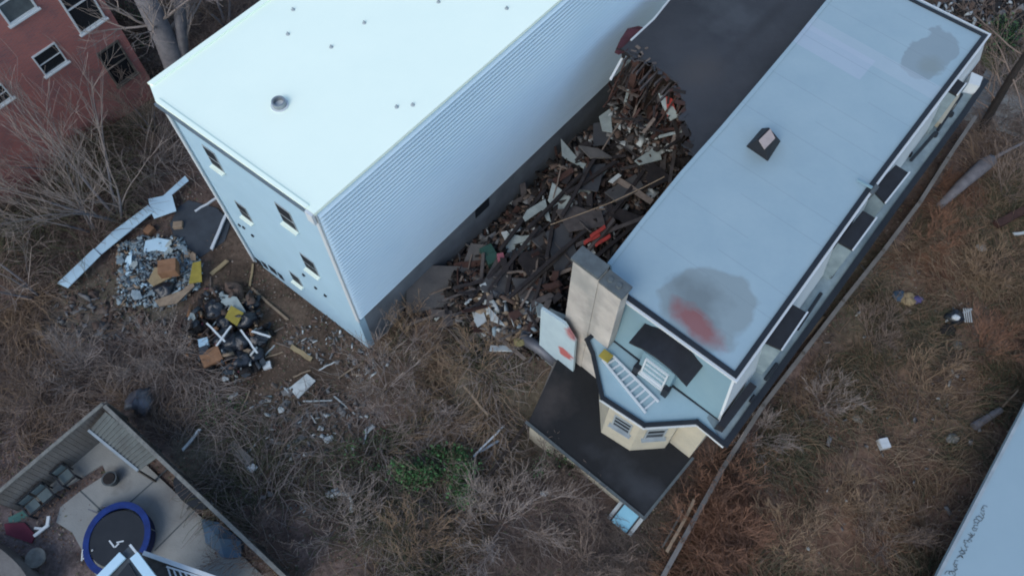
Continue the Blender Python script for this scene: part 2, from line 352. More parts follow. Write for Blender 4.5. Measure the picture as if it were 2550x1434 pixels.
# ribbed siding: rounded horizontal ribs
mb = MB(); z0, z1 = 2.9, WTOP - .12; ribs = 37; seg = 6; prof = []
for k in range(ribs * seg + 1):
    t_ = k / (ribs * seg); ph = (k % seg) / seg
    prof.append((.15 * max(0, math.sin(math.pi * min(ph / .7, 1))) + .03, z0 + (z1 - z0) * t_))
vs = []
for (o_, z) in prof: vs += [wpt(-o_, .02, z), wpt(-o_, WL, z)]
mb.add(vs, [(2 * k, 2 * k + 1, 2 * k + 3, 2 * k + 2) for k in range(len(prof) - 1)])
mb.prism([wpt(0, .29, 0), wpt(0, WL, 0), wpt(.2, WL, 0), wpt(.2, .29, 0)], 2.91, z1 - .02)
mb.build('ribbed_siding', 'siding', wh)
MB().prism([wpt(-.075, -.03, 0), wpt(.1, -.03, 0), wpt(.1, .0, 0), wpt(-.075, .02, 0)], 2.6, WTOP - .13).build('corner_strip', 'white_trim', wh)
MB().prism([fpt(FL + .03, .035), fpt(FL - .14, .035), fpt(FL - .14, .001), fpt(FL + .03, -.1)], 0, WTOP - .17).build('corner_strip', 'white_trim', wh)
# roof slab, wider than the wall on the left
MB().prism([wpt(-.09, -.06, 0), wpt(-.09, WL, 0), wpt(7.14, WL, 0), wpt(7.14, -.16, 0), fpt(FL + .02, .12), fpt(.02, .06)], WTOP - .12, WTOP).build('roof', 'white_roof', wh)
mb = MB(); mb.prism([wpt(7.16, -.19, 0), wpt(7.16, WL, 0), wpt(6.98, WL, 0), wpt(6.98, -.12, 0)], WTOP + .002, WTOP + .08); mb.build('roof_edge', 'white_roof', wh)
MB().prism([fpt(FL + .05, .2), fpt(.2, .14), fpt(.3, .065), fpt(FL + .05, .125)], WTOP - .17, WTOP - .07).build('gutter', 'gutter_grey', wh)
MB().prism([fpt(FL, .13), fpt(.2, .08), fpt(.2, -.04), fpt(FL, .0)], WTOP + .002, WTOP + .05).build('roof_edge', 'white_roof', wh)
MB().prism([fpt(.2, .16), fpt(-.08, .16), fpt(-.08, .068), fpt(.2, .068)], WTOP - .5, WTOP - .02).build('gutter_end', 'white_trim', wh)
MB().tube([fpt(FL - .22, .08, 9.75), fpt(FL - .22, .08, .3)], .05, 8).build('downpipe', 'white_trim', wh)
# windows, found on the rear wall plane
def on_wall(px, py, base, d):
    n_ = Vector((-d.y, d.x, 0)); cpos = Vector((0, 0, CAM_H)); r_ = (P(px, py, 0) - cpos); k = (base - cpos).dot(n_) / r_.dot(n_); return cpos + r_ * k
def win(root, c, d, out, wd, ht, frame='white_trim', glass='glass', sill=True, depth=.04, rails=1):
    f = MB(); t_ = .07 if ht > 1.05 else .05
    for sx in (-1, 1): f.box(c + d * (sx * (wd / 2)) + out * (depth / 2 + .001), t_, ht + t_ * .98, depth, d, UP, out)
    for sz in (-1, 1): f.box(c + UP * (sz * (ht / 2)) + out * (depth / 2 + .001), wd - t_, t_, depth * .96, d, UP, out)
    for r_ in range(rails): f.box(c + UP * (ht * ((r_ + 1) / (rails + 1) - .5)) + out * (depth * .4), wd - t_, .055 if ht > 1.05 else .022, depth * .8, d, UP, out)
    fr = f.build('window', frame, root)
    MB().box(c + out * .006, wd - t_, ht - t_, .01, d, UP, out).build('pane', glass, fr)
    if sill: MB().box(c - UP * (ht / 2 + t_ * .5 + .035) + out * .07, wd + .2, .06, .14, d, UP, out).build('sill', frame, fr)
    return fr
for (px, py, ww_, hh_) in [(532, 395, .8, 1.15), (714, 540, .95, 1.25), (608, 527, .8, 1.05), (772, 659, .95, 1.15), (738, 694, .75, .8)]:
    c = on_wall(px, py, W0, DF); ww_ *= .62; hh_ *= .85; f_ = MB().box(c + OF * .012, ww_ + .06, hh_ + .06, .022, DF, UP, OF).build('window', 'dull_trim', wh)
    MB().box(c + UP * hh_ * .24 + OF * .03, ww_ - .02, hh_ * .46, .012, DF, UP, OF).build('pane', 'black', f_)
    MB().box(c - UP * hh_ * .27 + OF * .03, ww_ - .02, hh_ * .34, .012, DF, UP, OF).build('pane', 'black', f_)
    MB().box(c - UP * (hh_ / 2 + .05) + OF * .075, ww_ + .1, .045, .14, DF, UP, OF).build('sill', 'white_roof', f_)
for (px, py) in [(597, 560), (608, 566), (630, 586), (757, 684), (787, 716), (811, 735)]:
    c = on_wall(px, py, W0, DF); MB().disc(c, .075, .065, .05, 10, -DF, UP).build('vent_pipe', 'black', wh)
# roof fittings
c = P(697, 263, 10.0); v = MB(); v.disc(c, .27, .27, .04, 24); v.build('vent_flange', 'white_trim', wh)
v = MB()
for k in range(24):
    a1, a2 = 2 * math.pi * k / 24, 2 * math.pi * (k + 1) / 24
    for (r_a, r_b, za, zb) in ((.21, .21, .04, .2), (.16, .16, .2, .05)):
        v.quad(c + Vector((r_a * math.cos(a1), r_a * math.sin(a1), za)), c + Vector((r_a * math.cos(a2), r_a * math.sin(a2), za)), c + Vector((r_b * math.cos(a2), r_b * math.sin(a2), zb)), c + Vector((r_b * math.cos(a1), r_b * math.sin(a1), zb)))
    v.quad(*[c + Vector((r_ * math.cos(t_), r_ * math.sin(t_), .2)) for r_, t_ in ((.21, a1), (.21, a2), (.16, a2), (.16, a1))])
v.build('roof_vent', 'metal', wh)
for k, (px, py) in enumerate([(717, 86), (907, 58), (988, 267), (1028, 262), (730, 25), (1262, 22), (1092, 6), (825, 118)]):
    c = P(px, py, 10.0); m = MB(); m.disc(c, .07, .035, .04, 10); m.tube([c + UP * .03, c + UP * .09], .025, 8); m.build('pipe_flashing', 'dull_trim', wh)
mb = MB()
# ragged missing siding at the foot of the rear wall
for (px, py, s_) in [(645, 652, .32), (660, 660, .26), (680, 672, .38), (700, 688, .25)]:
    c = on_wall(px, py, W0, DF); mb.box(c + OF * .012, s_, .45, .02, DF, UP, OF)
mb.build('foundation_gap', 'black', wh)
c = on_wall(1200, 512, W0, DB); MB().box(c + DA * -.008, .8, .9, .02, DB, UP, DA).build('basement_opening', 'black', wh)

# ================================================================ row house on the right
RZ, DZ, EZ = 7.7, 5.1, 2.2      # main roof, lower roof, extension roof
rh = thing('row_house', 'long row house with pale blue stained roof, black edging, mansard dormers and rear bay', 'house', P(1560, 1100, 1.0))
def pz(pts, z): return [P(px, py, z) for px, py in pts]
# walls of the body under the mansard
foot = pz([(1490, 824), (1790, 1048)], DZ)
A0 = P(1492, 822, DZ); A1 = P(1790, 1048, DZ)
top = pz([(1540, 730), (1832, 942), (2170, 470), (2315, 278), (2458, 88), (2280, -2)], RZ)
left_edge = [(1520, 655), (1600, 553), (1700, 430), (1800, 318), (1890, 212), (1980, 105), (2065, 0)]
roof_px = [(1540, 730), (1832, 942), (2170, 470), (2315, 278), (2458, 88), (2284, 0), (2170, -58), (2095, -40)] + left_edge[::-1]
roofp = pz(roof_px, RZ)
MB().prism(roofp, RZ - .18, RZ).build('main_roof', 'blue_roof', rh)
rm = M['blue_roof']
c1 = P(1775, 770, RZ)
mixin(rm, blob(rm, tuple(P(1758, 762, RZ)), 1.5, 1.5, .6, .13, .8, .6), (.185, .215, .215))
mixin(rm, blob(rm, tuple(P(1735, 745, RZ)), .9, 1.1, .7, .7, 1.2, .55), (.10, .115, .12))
mixin(rm, blob(rm, tuple(P(1738, 806, RZ)), .5, 1.25, .6, .6, 1.8, .88, -.1), (.23, .085, .082))
mixin(rm, blob(rm, tuple(P(2318, 135, RZ)), 1.35, .8, .7, .08, 1.0, .55), (.17, .20, .215))
mixin(rm, blob(rm, tuple(P(2318, 165, RZ)), .6, .5, .6, .6, 1.5, .35), (.17, .19, .16))
o0 = tuple(P(1840, 940, RZ))
b_at = lambda px, py: (P(px, py, RZ) - Vector(o0)).dot(DB)
mixin(rm, band(rm, o0, b_at(2340, 258), b_at(2340, 215), -50, 50, .45), (.36, .42, .47))
mixin(rm, band(rm, o0, b_at(2040, 120) - .35, b_at(2040, 120) + .75, 2.9, 9, .5), (.36, .41, .49))
for k in range(15):                                    # seams across the membrane
    bb = .9 + k * 1.02
    bb += (k * 37 % 10) * .03; mixin(rm, band(rm, o0, bb, bb + .03, -50 if k % 3 else .8 + k % 4 * .5, 50 if k % 2 else 2.2 + k % 5 * .3, .28), (.17, .21, .24))
mixin(rm, blob(rm, tuple(P(1900, 385, RZ)), .9, .7, .4, .8, 1.3, .3), (.20, .26, .28))
# mansard wall skirt (rear face and right face lean outwards)
tx = M['tar']; mixin(tx, blob(tx, tuple(P(1600, 1215, EZ)), .7, 2.2, .8, .9, 1.4, .6), (.045, .05, .058)); mixin(tx, blob(tx, tuple(P(1370, 1000, EZ)), 1.2, .8, .8, .9, 2, .6), (.06, .052, .05))
skr = MB()
r0 = P(1540, 730, RZ - .2); r1 = P(1832, 942, RZ - .2); skr.solid([A0, A1, r1, r0], DB * .08)
skr.build('rear_mansard', 'teal', rh)
side_px = [(1832, 942), (2170, 470), (2315, 278), (2458, 88)]
lower = [P(1792, 1050, DZ), P(2138, 560, DZ + .1), P(2295, 345, DZ + .1), P(2440, 150, DZ + .1)]
upper = pz(side_px, RZ - .2); s_ = MB()
for k in range(3): s_.solid([lower[k], lower[k + 1], upper[k + 1], upper[k]], DA * .08)
s_.build('side_mansard', 'white_trim', rh)
# black edge strip and white gutter line on the main roof
mb = MB(); ins = pz([(1545, 727), (1831, 934), (2166, 467), (2311, 275), (2452, 90)], RZ + .02); mb.path(ins, .16, .07); mb.build('black_edging', 'black', rh)
mb = MB(); outl = pz([(1536, 735), (1833, 949), (2174, 472), (2319, 280), (2464, 88)], RZ - .03); mb.path(outl, .075, .09)
mb.path(pz([(2464, 88), (2290, 2), (2200, -42)], RZ - .03), .06, .09); mb.build('gutter', 'white_trim', rh)
mb = MB(); mb.path(pz([(2452, 90), (2284, 8), (2200, -35)], RZ + .02), .12, .07); mb.build('black_edging', 'black', rh)
mb = MB(); mb.path(pz(left_edge, RZ + .012), .14, .05); mb.build('edge_flashing', 'blue_roof', rh)
# party wall on the left, down to the rubble
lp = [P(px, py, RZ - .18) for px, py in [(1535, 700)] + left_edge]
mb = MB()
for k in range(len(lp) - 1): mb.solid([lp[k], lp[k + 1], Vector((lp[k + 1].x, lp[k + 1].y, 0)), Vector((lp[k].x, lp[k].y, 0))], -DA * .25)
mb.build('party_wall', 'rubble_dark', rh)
# lower (deck) roof with bay, running round to a ledge on the right
bay = [(1462, 846), (1476, 880), (1486, 925), (1500, 990), (1605, 1058), (1735, 1050), (1802, 1104)]
ledge = [(2040, 775), (2215, 528), (2395, 282), (2446, 205)]
inner = [(2330, 300), (2130, 520), (1900, 880)]
dk = pz(bay + ledge[:1], DZ); dk_poly = dk + [P(1900, 800, DZ), P(1530, 760, DZ), P(1500, 815, DZ)]
MB().prism(dk_poly, DZ - .15, DZ - .002).build('lower_roof', 'deck', rh)
led = pz([(1802, 1104)] + ledge, DZ + .02); MB().prism(led + [P(2385, 180, DZ), P(2235, 380, DZ), P(2075, 560, DZ), P(1760, 1040, DZ)], DZ - .12, DZ + .012).build('side_ledge', 'ledge', rh)
mb = MB(); mb.path(pz([(1505, 826), (1640, 932), (1788, 1040)], DZ + .03), .13, .09); mb.build('roof_flashing', 'black', rh)
mb = MB(); mb.path(pz([(1500, 818), (1484, 828)] + bay, DZ + .05), .13, .1); mb.build('black_edging', 'black', rh)
mb = MB(); mb.path([p + UP * .0 for p in pz([(1496, 996), (1603, 1066), (1736, 1058), (1800, 1111)], DZ - .06)], .06, .12); mb.build('gutter', 'white_trim', rh)
mb = MB(); mb.path(pz([(1808, 1104)] + [(x + 6, y) for x, y in ledge], DZ + .02), .2, .16); mb.build('black_edging', 'black', rh)
# walls below the lower roof
wl = [P(px, py, DZ - .16) for px, py in [(1484, 960), (1500, 985), (1601, 1053), (1731, 1045), (1762, 1070)]]
def walls(pts, z0, z1, name, m, root, th=.12):
    mb = MB()
    for k in range(len(pts) - 1):
        a_, b_ = Vector((pts[k].x, pts[k].y, z1)), Vector((pts[k + 1].x, pts[k + 1].y, z1)); n_ = (b_ - a_).cross(UP).normalized()
        mb.solid([a_, b_, Vector((b_.x, b_.y, z0)), Vector((a_.x, a_.y, z0))], -n_ * th)
    return mb.build(name, m, root)
bw = [P(x, y, DZ) for x, y in [(1500, 984), (1601, 1051), (1731, 1043)]]
E_r = P(1715, 1138, EZ); E_r = Vector((E_r.x, E_r.y, 0))
bw_b = pz([(1492, 1000), (1497, 1076), (1568, 1121), (1655, 1115), (1667, 1100), (1716, 1139)], EZ)
walls(bw_b, EZ - 2.2, DZ - .13, 'bay_wall', 'beige', rh)
# side wall under the ledge on the right
mb = MB(); sdw = [Vector((bw_b[-1].x, bw_b[-1].y, 0)), P(2120, 640, DZ), P(2430, 190, DZ)]
walls([Vector((p.x, p.y, 0)) for p in sdw], 0, DZ - .14, 'side_wall', 'beige', rh)
# bay windows
def wall_win(px, py, p, q, wd, ht, rails):
    d = (q - p).normalized(); base = Vector((p.x, p.y, 0)); out = d.cross(UP); c = on_wall(px, py, base, d)
    if out.dot(Vector((0, 0, CAM_H)) - c) < 0: out = -out
    win(rh, c, d, out, wd, ht, 'dull_trim', 'glass', True, .05, rails)
wall_win(1550, 1056, bw_b[1], bw_b[2], .6, .9, 2)
wall_win(1632, 1078, bw_b[2], bw_b[3], .6, .85, 1)
# chimneys and their tall stuccoed face
ch = [P(x, y, EZ) + DB * .25 for x, y in [(1385, 885), (1435, 925), (1480, 960)]]
def up_(p, z): return Vector((p.x, p.y, z))
mb = MB(); mb.solid([up_(ch[0], -.3), up_(ch[1], -.3), up_(ch[1], 8.93), up_(ch[0], 8.93)], DB * .42); mb.build('chimney', 'chimney', rh)
m2 = MB(); q1 = up_(ch[1], 0) + DB * .03; m2.solid([up_(q1, -.3), up_(ch[2], -.3), up_(ch[2], 8.78), up_(q1, 8.78)], DB * .4)
m2.build('chimney', 'chimney', rh)
cmm = M['chimney']
mixin(cmm, vblob(cmm, (ch[0].x, ch[0].y, 8.2), 1.6, 1.3, .9, .7, 1.6, .5), (.20, .215, .205))
mixin(cmm, vblob(cmm, (ch[1].x, ch[1].y, 6.2), .3, 2.2, .9, .5, 2.5, .35), (.16, .17, .16))
mixin(cmm, vblob(cmm, (ch[0].x, ch[0].y, 4.0), .7, .9, .9, .6, 2.0, .65), (.42, .20, .17))
cpm = MB(); cpm.prism([up_(ch[0] - DB * .05 + DA * .06, 0), up_(ch[1] - DB * .05 - DA * .0, 0), up_(ch[1] + DB * .48, 0), up_(ch[0] + DB * .48 + DA * .06, 0)], 8.93, 9.06); cpm.build('chimney_cap', 'cap', rh)
cpm = MB(); cpm.prism([up_(q1 - DB * .06 - DA * .03, 0), up_(ch[2] - DB * .05 - DA * .05, 0), up_(ch[2] + DB * .45 - DA * .05, 0), up_(q1 + DB * .45 - DA * .03, 0)], 8.78, 8.88); cpm.build('chimney_cap', 'cap', rh)
mb = MB(); mm = (q1 + ch[2]) / 2
for k in (-1, 1): mb.disc(up_(mm + DA * (.15 * k) + DB * .2, 8.88), .09, .08, .06, 12)
mb.build('flue', 'cap', rh)
walls([ch[2], bw_b[0]], 0, DZ - .14, 'bay_wall', 'beige', rh)
# rear dormer with curved black roof
dd = (A1 - A0).normalized(); dout = -DB
mid = P(1640, 925, DZ); mid = A0 + dd * (mid - A0).dot(dd)
mb = MB(); mb.prism([mid - dd * .55 - dout * .7, mid - dd * .55 + dout * .32, mid + dd * .6 + dout * .32, mid + dd * .6 - dout * .7], DZ, DZ + 1.55); dor = mb.build('rear_dormer', 'teal', rh)
win(dor, mid + dd * .02 + dout * .32 + UP * .85, dd, dout, .8, 1.05, 'white_trim', 'glass', True, .06, 2) if False else None
ORG[dor.name] = ORG[rh.name]
win(dor, mid + dd * .02 + dout * .325 + UP * .8, dd, dout, .8, 1.0, 'white_trim', 'teal', True, .07, 2)
mb = MB()
for sgn in (-1, 1): MB().box(mid + dd * (.02 + .56 * sgn) + dout * .38 + UP * .28, .2, .22, .55, dd, dout).build('flashing_block', 'black', dor)
mb = MB(); nseg = 10; cd_w = 1.05; tp = []; bt = []
zc = P(1640, 865, DZ + 2.0)
base_c = Vector((mid.x, mid.y, 0)) + dd * .03
for k in range(nseg + 1):
    t_ = -1 + 2 * k / nseg; zz = DZ + 1.95 + .28 * math.cos(t_ * math.pi / 2) ** 1.0 - (.0 if abs(t_) < .8 else .05); tp.append((t_, zz))
for k in range(nseg):
    (ta, za), (tb, zb) = tp[k], tp[k + 1]
    pa, pb = base_c + dd * (ta * cd_w), base_c + dd * (tb * cd_w)
    q = [up_(pa + dout * .5, za), up_(pb + dout * .5, zb), up_(pb - dout * .45, zb + .05), up_(pa - dout * .45, za + .05)]; mb.solid(q, (0, 0, -.1))
mb.build('curved_roof', 'dormer_roof', dor)
# side dormers: flat black roofs over the ledge
for k, (pp) in enumerate([[(1932, 855), (1908, 838), (1970, 752), (2006, 768), (1950, 868)], [(2090, 600), (2148, 526), (2180, 545), (2125, 620)], [(2175, 470), (2230, 412), (2262, 432), (2206, 503)], [(2360, 222), (2382, 196), (2404, 210), (2384, 236)]]):
    if k == 0: pp = [(1908, 850), (1970, 758), (2008, 780), (1948, 868)]
    z = RZ - .45 if k < 3 else RZ - .4
    q = pz(pp, z); mb = MB(); mb.prism(q, DZ + .02, z - .1); d_ = mb.build('side_dormer', 'ledge', rh); ORG[d_.name] = ORG[rh.name]
    cq = sum(q, Vector()) / 4; big = [cq + (p - cq) * 1.04 for p in q]
    MB().prism(big, z - .1, z).build('dormer_roof', 'dormer_roof', d_)
    ed = MB(); ed.path([big[2] + UP * .01, big[3] + UP * .01], .05, .06); ed.build('dormer_gutter', 'white_trim', d_)
# end cap box, pipes and vents along the ledge
mb = MB(); mb.prism(pz([(1786, 1056), (1868, 950), (1885, 962), (1806, 1066)], DZ + .45), DZ + .02, DZ + .45); mb.build('eave_box', 'dormer_roof', rh)
for pts in [[(1935, 905), (1905, 945)], [(2168, 525), (2155, 545)], [(2112, 625), (2068, 690), (2075, 655)], [(2330, 330), (2268, 400)], [(2395, 235), (2335, 325)], [(1880, 985), (1868, 1000)], [(1985, 820), (2045, 730)]]:
    m_ = MB(); m_.tube([P(x, y, DZ + .25) for x, y in pts], .06, 6); m_.build('pipe', 'black', rh)
for (px, py) in [(2263, 387), (2327, 338), (2366, 288), (2376, 232), (1900, 905)]:
    c = P(px, py, DZ + .05); MB().disc(c, .1, .08, .16, 10).build('vent_pipe', 'black', rh)
MB().prism(pz([(2330, 300), (2375, 222), (2392, 232), (2380, 262), (2345, 308)], DZ + .3), DZ + .02, DZ + .3).build('pale_roof_box', 'beige', rh)
MB().prism(pz([(2412, 208), (2420, 180), (2448, 192), (2440, 215)], DZ + .5), DZ - .1, DZ + .5).build('cornice_end', 'white_trim', rh)
MB().bar(P(2135, 448, RZ + .12), P(2172, 468, RZ + .12), .07, .07).build('roof_pipe', 'teal', rh)
MB().prism(pz([(2158, 470), (2178, 452), (2190, 466), (2172, 484)], RZ + .05), RZ - .3, RZ + .05).build('drain_box', 'cap', rh)
# roof hatch
hb = pz([(1858, 365), (1912, 402), (1944, 352), (1897, 320)], RZ + .003); ht_ = pz([(1886, 348), (1906, 362), (1930, 335), (1915, 318)], RZ + .75)
mb = MB(); mb.add(hb + ht_, [(0, 1, 5, 4), (1, 2, 6, 5), (2, 3, 7, 6), (3, 0, 4, 7), (4, 5, 6, 7), (3, 2, 1, 0)]); hat = mb.build('skylight', 'dormer_roof', rh); ORG[hat.name] = ORG[rh.name]
hl = pz([(1890, 350), (1904, 372), (1930, 345), (1918, 322)], RZ + .78); MB().prism(hl, RZ + .755, RZ + .8).build('skylight_lid', mat('pinkish_lid', (.42, .34, .31), (.34, .28, .26), 4, .6), hat)
# one-storey extension
ex = [(1404, 862), (1500, 935), (1497, 1076), (1568, 1121), (1655, 1115), (1667, 1100), (1720, 1142), (1605, 1286), (1315, 1052)]
exq = pz(ex, EZ); MB().prism(exq, EZ - .14, EZ - .001).build('extension_roof', 'tar', rh)
exin = [P(1318, 1062, EZ), P(1602, 1276, EZ), P(1712, 1146, EZ)]
walls([Vector((p.x, p.y, 0)) + DA * 0 for p in pz([(1320, 1048), (1602, 1278), (1716, 1140)], EZ)], 0, EZ - .15, 'extension_wall', 'beige', rh)
walls([Vector((p.x, p.y, 0)) for p in pz([(1385, 885), (1320, 1048)], EZ)], 0, EZ - .15, 'extension_wall', 'concrete_d', rh)
mb = MB(); mb.path(pz([(1312, 1052), (1604, 1290), (1724, 1142)], EZ - .01), .09, .1); mb.build('black_edging', 'cap', rh)
p0 = P(1345, 1098, 1.2); p1 = P(1545, 1260, 1.2)
# bulkhead door
bk = [P(1547, 1243, 1.75), P(1607, 1288, 1.75), P(1570, 1336, 1.12), P(1511, 1288, 1.12)]
M['door_blue'] = mat('blue_metal_door', (.17, .38, .50), (.14, .33, .45), 2, .6)
mb = MB(); mb.solid(bk, (0, 0, -.9)); bh = mb.build('bulkhead', 'dull_trim', rh); ORG[bh.name] = ORG[rh.name]
bi = [bk[0].lerp(bk[1], .16), bk[0].lerp(bk[1], .84), bk[3].lerp(bk[2], .84), bk[3].lerp(bk[2], .16)]
MB().solid([p + UP * .035 for p in bi], (0, 0, -.03)).build('bulkhead_door', 'door_blue', bh)
mb = MB()
for (a_, b_) in ((bi[0], bi[3]), (bi[1], bi[2])): mb.bar(a_ + UP * .04, b_ + UP * .04, .06, .05)
mb.build('hinge_strip', 'black', bh)
# ladder lying on the lower roof
ld = thing('ladder', 'aluminium ladder with yellow top step lying flat on the lower roof', 'ladder', P(1560, 960, DZ))
LA = [P(1500, 895, DZ + .06), P(1608, 1028, DZ + .06)]; LB = [P(1522, 882, DZ + .06), P(1640, 1000, DZ + .06)]
for (a_, b_) in (LA, LB): MB().bar(a_, b_, .06, .09).build('rail', 'white_trim', ld)
for k in range(9): 
    t_ = .1 + .85 * k / 8; MB().bar(LA[0].lerp(LA[1], t_), LB[0].lerp(LB[1], t_), .06, .04).build('rung', 'white_trim', ld)
cc_ = P(1509, 886, DZ + .14); MB().box(cc_, .36, .3, .08, dd, DB).build('top_step', 'yellow', ld)

# remnant of the neighbour's painted inner wall beside the chimney
pr = pz([(1345, 766), (1398, 805), (1425, 828), (1432, 918), (1345, 852)], 2.6)
b0_ = P(1345, 858, 2.25); b1_ = P(1432, 928, 2.25)
t0_ = on_wall(1347, 768, up_(b0_, 0), (b1_ - b0_).normalized()); t1_ = on_wall(1405, 806, up_(b0_, 0), (b1_ - b0_).normalized()); t2_ = on_wall(1432, 850, up_(b0_, 0), (b1_ - b0_).normalized())
mw = mat('blue_painted_plaster', (.40, .50, .53), (.34, .43, .47), 2, .8); 
mixin(mw, vblob(mw, tuple(on_wall(1420, 832, up_(b0_, 0), (b1_ - b0_).normalized())), .3, .45, .6, .5, 3, .8), (.34, .08, .07))
mixin(mw, vblob(mw, tuple(on_wall(1408, 880, up_(b0_, 0), (b1_ - b0_).normalized())), .36, .36, .6, .3, 3, .9), (.38, .07, .06))
b0_.z = b1_.z = .3; mb = MB(); mb.solid([b0_, b1_, t2_, t1_, t0_], DB * .1); o = mb.build('wall_remnant', mw, None, loc=b0_); tag(o, 'pale blue plaster wall piece with red patches beside the beige chimney', 'wall')

# ================================================================ torn open dark roofed house in the middle
TZ = 6.6
th_ = thing('collapsed_house', 'partly collapsed house with torn dark tar roof between white building and pale blue roof', 'house', P(1700, 250, 1.5))
tear = [(1547, 122), (1575, 140), (1612, 152), (1648, 176), (1688, 205), (1694, 236), (1708, 262), (1706, 300), (1722, 330), (1718, 372), (1742, 398)]
tr = pz([(1775, -95), (1668, 0), (1625, 50), (1572, 98)] + tear + [(1800, 360), (1960, 180), (2140, -30), (2190, -95)], TZ)
MB().prism(tr, TZ - .1, TZ).build('tar_roof', 'tar2', th_)
MB().path(pz([(1775, -98), (1668, 0), (1628, 50), (1572, 102)], TZ - .03), .07, .12).build('gutter', 'white_trim', th_)
MB().bar(P(1553, 140, TZ - .3), P(1520, 200, TZ - .8), .09, .1).build('hanging_gutter', 'white_trim', th_)
mb = MB()
for k in range(11):
    t_ = max(0, (k + rnd(-.3, .3)) / 10); p = P(1560 + 150 * t_, 152 + 130 * t_ ** 1.2, TZ - .22); q = p + DB * 2.5 + DA * .05; mb.bar(p - DB * rnd(.0, .6) + DA * rnd(-.2, .2) - UP * rnd(0, .3), q, .06, .13)
mb.build('rafters', 'scrap_grey', th_)
mb = MB()
for k in range(46):
    t_ = k / 45 * 9.2; p0_ = Vector(P(1558, 150, TZ - .4)) - DA * (t_ * .62) + DB * rnd(-.1, .5); ln = rnd(.5, 2.3); mb.bar(p0_, p0_ - UP * ln + DA * rnd(-.4, .4) - DB * rnd(-.1, .9), rnd(.03, .07), rnd(.015, .04), mi=random.choice([0, 0, 1, 2]))
mb.build('hanging_lath', ['wood_red', 'scrap_dark', 'scrap_grey'], th_)
fl = P(1540, 215, 3.6); mb = MB()
fp = [P(x, y, 3.6) for x, y in [(1530, 232), (1590, 235), (1620, 300), (1665, 290), (1690, 330), (1760, 330), (1880, 150), (1700, 0), (1620, 60)]]
mb.prism(fp, 3.4, 3.6); mb.build('upper_floor', 'wood_dark', th_)
walls([up_(P(1690, 0, TZ), 0), up_(P(1578, 140, TZ), 0)], 0, TZ - .12, 'left_wall', 'rubble_brick', th_, .25)
MB().solid([up_(P(1640, 110, TZ), 0), up_(P(1790, 180, TZ), 0), up_(P(1790, 180, TZ), TZ - .45), up_(P(1640, 110, TZ), TZ - .5)], DB * .2).build('inner_wall', 'wood_dark', th_)
mb = MB()
for k in range(330):
    px, py = rpoly([(1530, 190), (1600, 190), (1690, 250), (1712, 330), (1700, 380), (1640, 330), (1560, 300), (1520, 260)]); z = rnd(2.0, 5.4) if px > 1560 else rnd(1.5, 4.5); z = 2.0 if (px - 1598) ** 2 + (py - 262) ** 2 < 900 else z; c = P(px, py, z)
    d = Vector((rnd(-1, 1), rnd(-1, 1), rnd(-1.6, .4))).normalized(); L = rnd(.25, 1.3); mb.bar(c - d * L / 2, c + d * L / 2, rnd(.03, .16), rnd(.02, .06), mi=random.choices(range(6), [6, 5, 2, 3, 1.2, 2])[0])
mb.build('broken_framing', ['wood_red', 'scrap_dark', 'scrap_pale', 'scrap_grey', 'pale_panel', 'rubble_dark'], th_)
for (p4, m_, nm) in [([(1640, 232), (1668, 250), (1690, 290), (1670, 300), (1650, 262)], 'pale_panel', 'torn_plaster'), ([(1658, 240), (1674, 246), (1684, 282), (1662, 290)], 'red', 'red_cloth'), ([(1492, 290), (1520, 270), (1525, 330), (1500, 325)], 'pale_panel', 'torn_plaster')]:
    q = [P(x, y, 5.9 - .01 * (y - 230) if x > 1600 or nm == 'red_cloth' else 3.2) for x, y in p4]; MB().solid(q, (0, 0, -.05)).build(nm, m_, th_)
q = pz([(1532, 122), (1545, 96), (1562, 74), (1592, 60), (1604, 70), (1588, 92), (1572, 102), (1562, 128), (1542, 130)], TZ - .02)
for i_, p in enumerate(q): p.z += (i_ * 7 % 5) * .05 - .15
MB().solid(q, (0, 0, -.06)).build('torn_roofing', mat('maroon_membrane', (.085, .03, .04), (.05, .02, .026), 3, .8), th_)
mb = MB()
for k in range(16):
    c = P(rnd(1565, 1625), rnd(112, 160), TZ + .04); a_ = rnd(0, 3.1); mb.box(c, rnd(.1, .35), rnd(.04, .15), .03, Vector((math.cos(a_), math.sin(a_), 0)), Vector((-math.sin(a_), math.cos(a_), 0)), mi=k % 3)
mb.build('torn_scraps', ['scrap_pale', 'tar2', 'scrap_grey'], th_)
mb = MB()
for k in range(60):
    t_ = rnd(0, len(tear) - 1.01); a_ = Vector((*tear[int(t_)], 0)); b_ = Vector((*tear[int(t_) + 1], 0)); c = a_.lerp(b_, t_ % 1); p = P(c.x + rnd(-10, 6), c.y + rnd(-3, 8), TZ - rnd(-.03, .15)); mb = MB(); mb.box(p, rnd(.1, .5), rnd(.03, .2), .02, Vector((math.cos(k), math.sin(k), 0)), Vector((-math.sin(k), math.cos(k), 0))); mb.build('torn_shred', ['rubble_dark', 'wood_red', 'tar2'][k % 3], th_)

tm = M['tar2']
mixin(tm, blob(tm, tuple(P(1740, 190, TZ)), 1.6, 1.1, .7, .9, .9, .5), (.075, .07, .068))
mixin(tm, blob(tm, tuple(P(1830, 40, TZ)), 1.2, 1.6, .9, .8, 1.3, .45), (.085, .095, .105))
mixin(tm, blob(tm, tuple(P(1900, 60, TZ)), 3, .35, .5, .8, 1.3, .6), (.03, .032, .036))
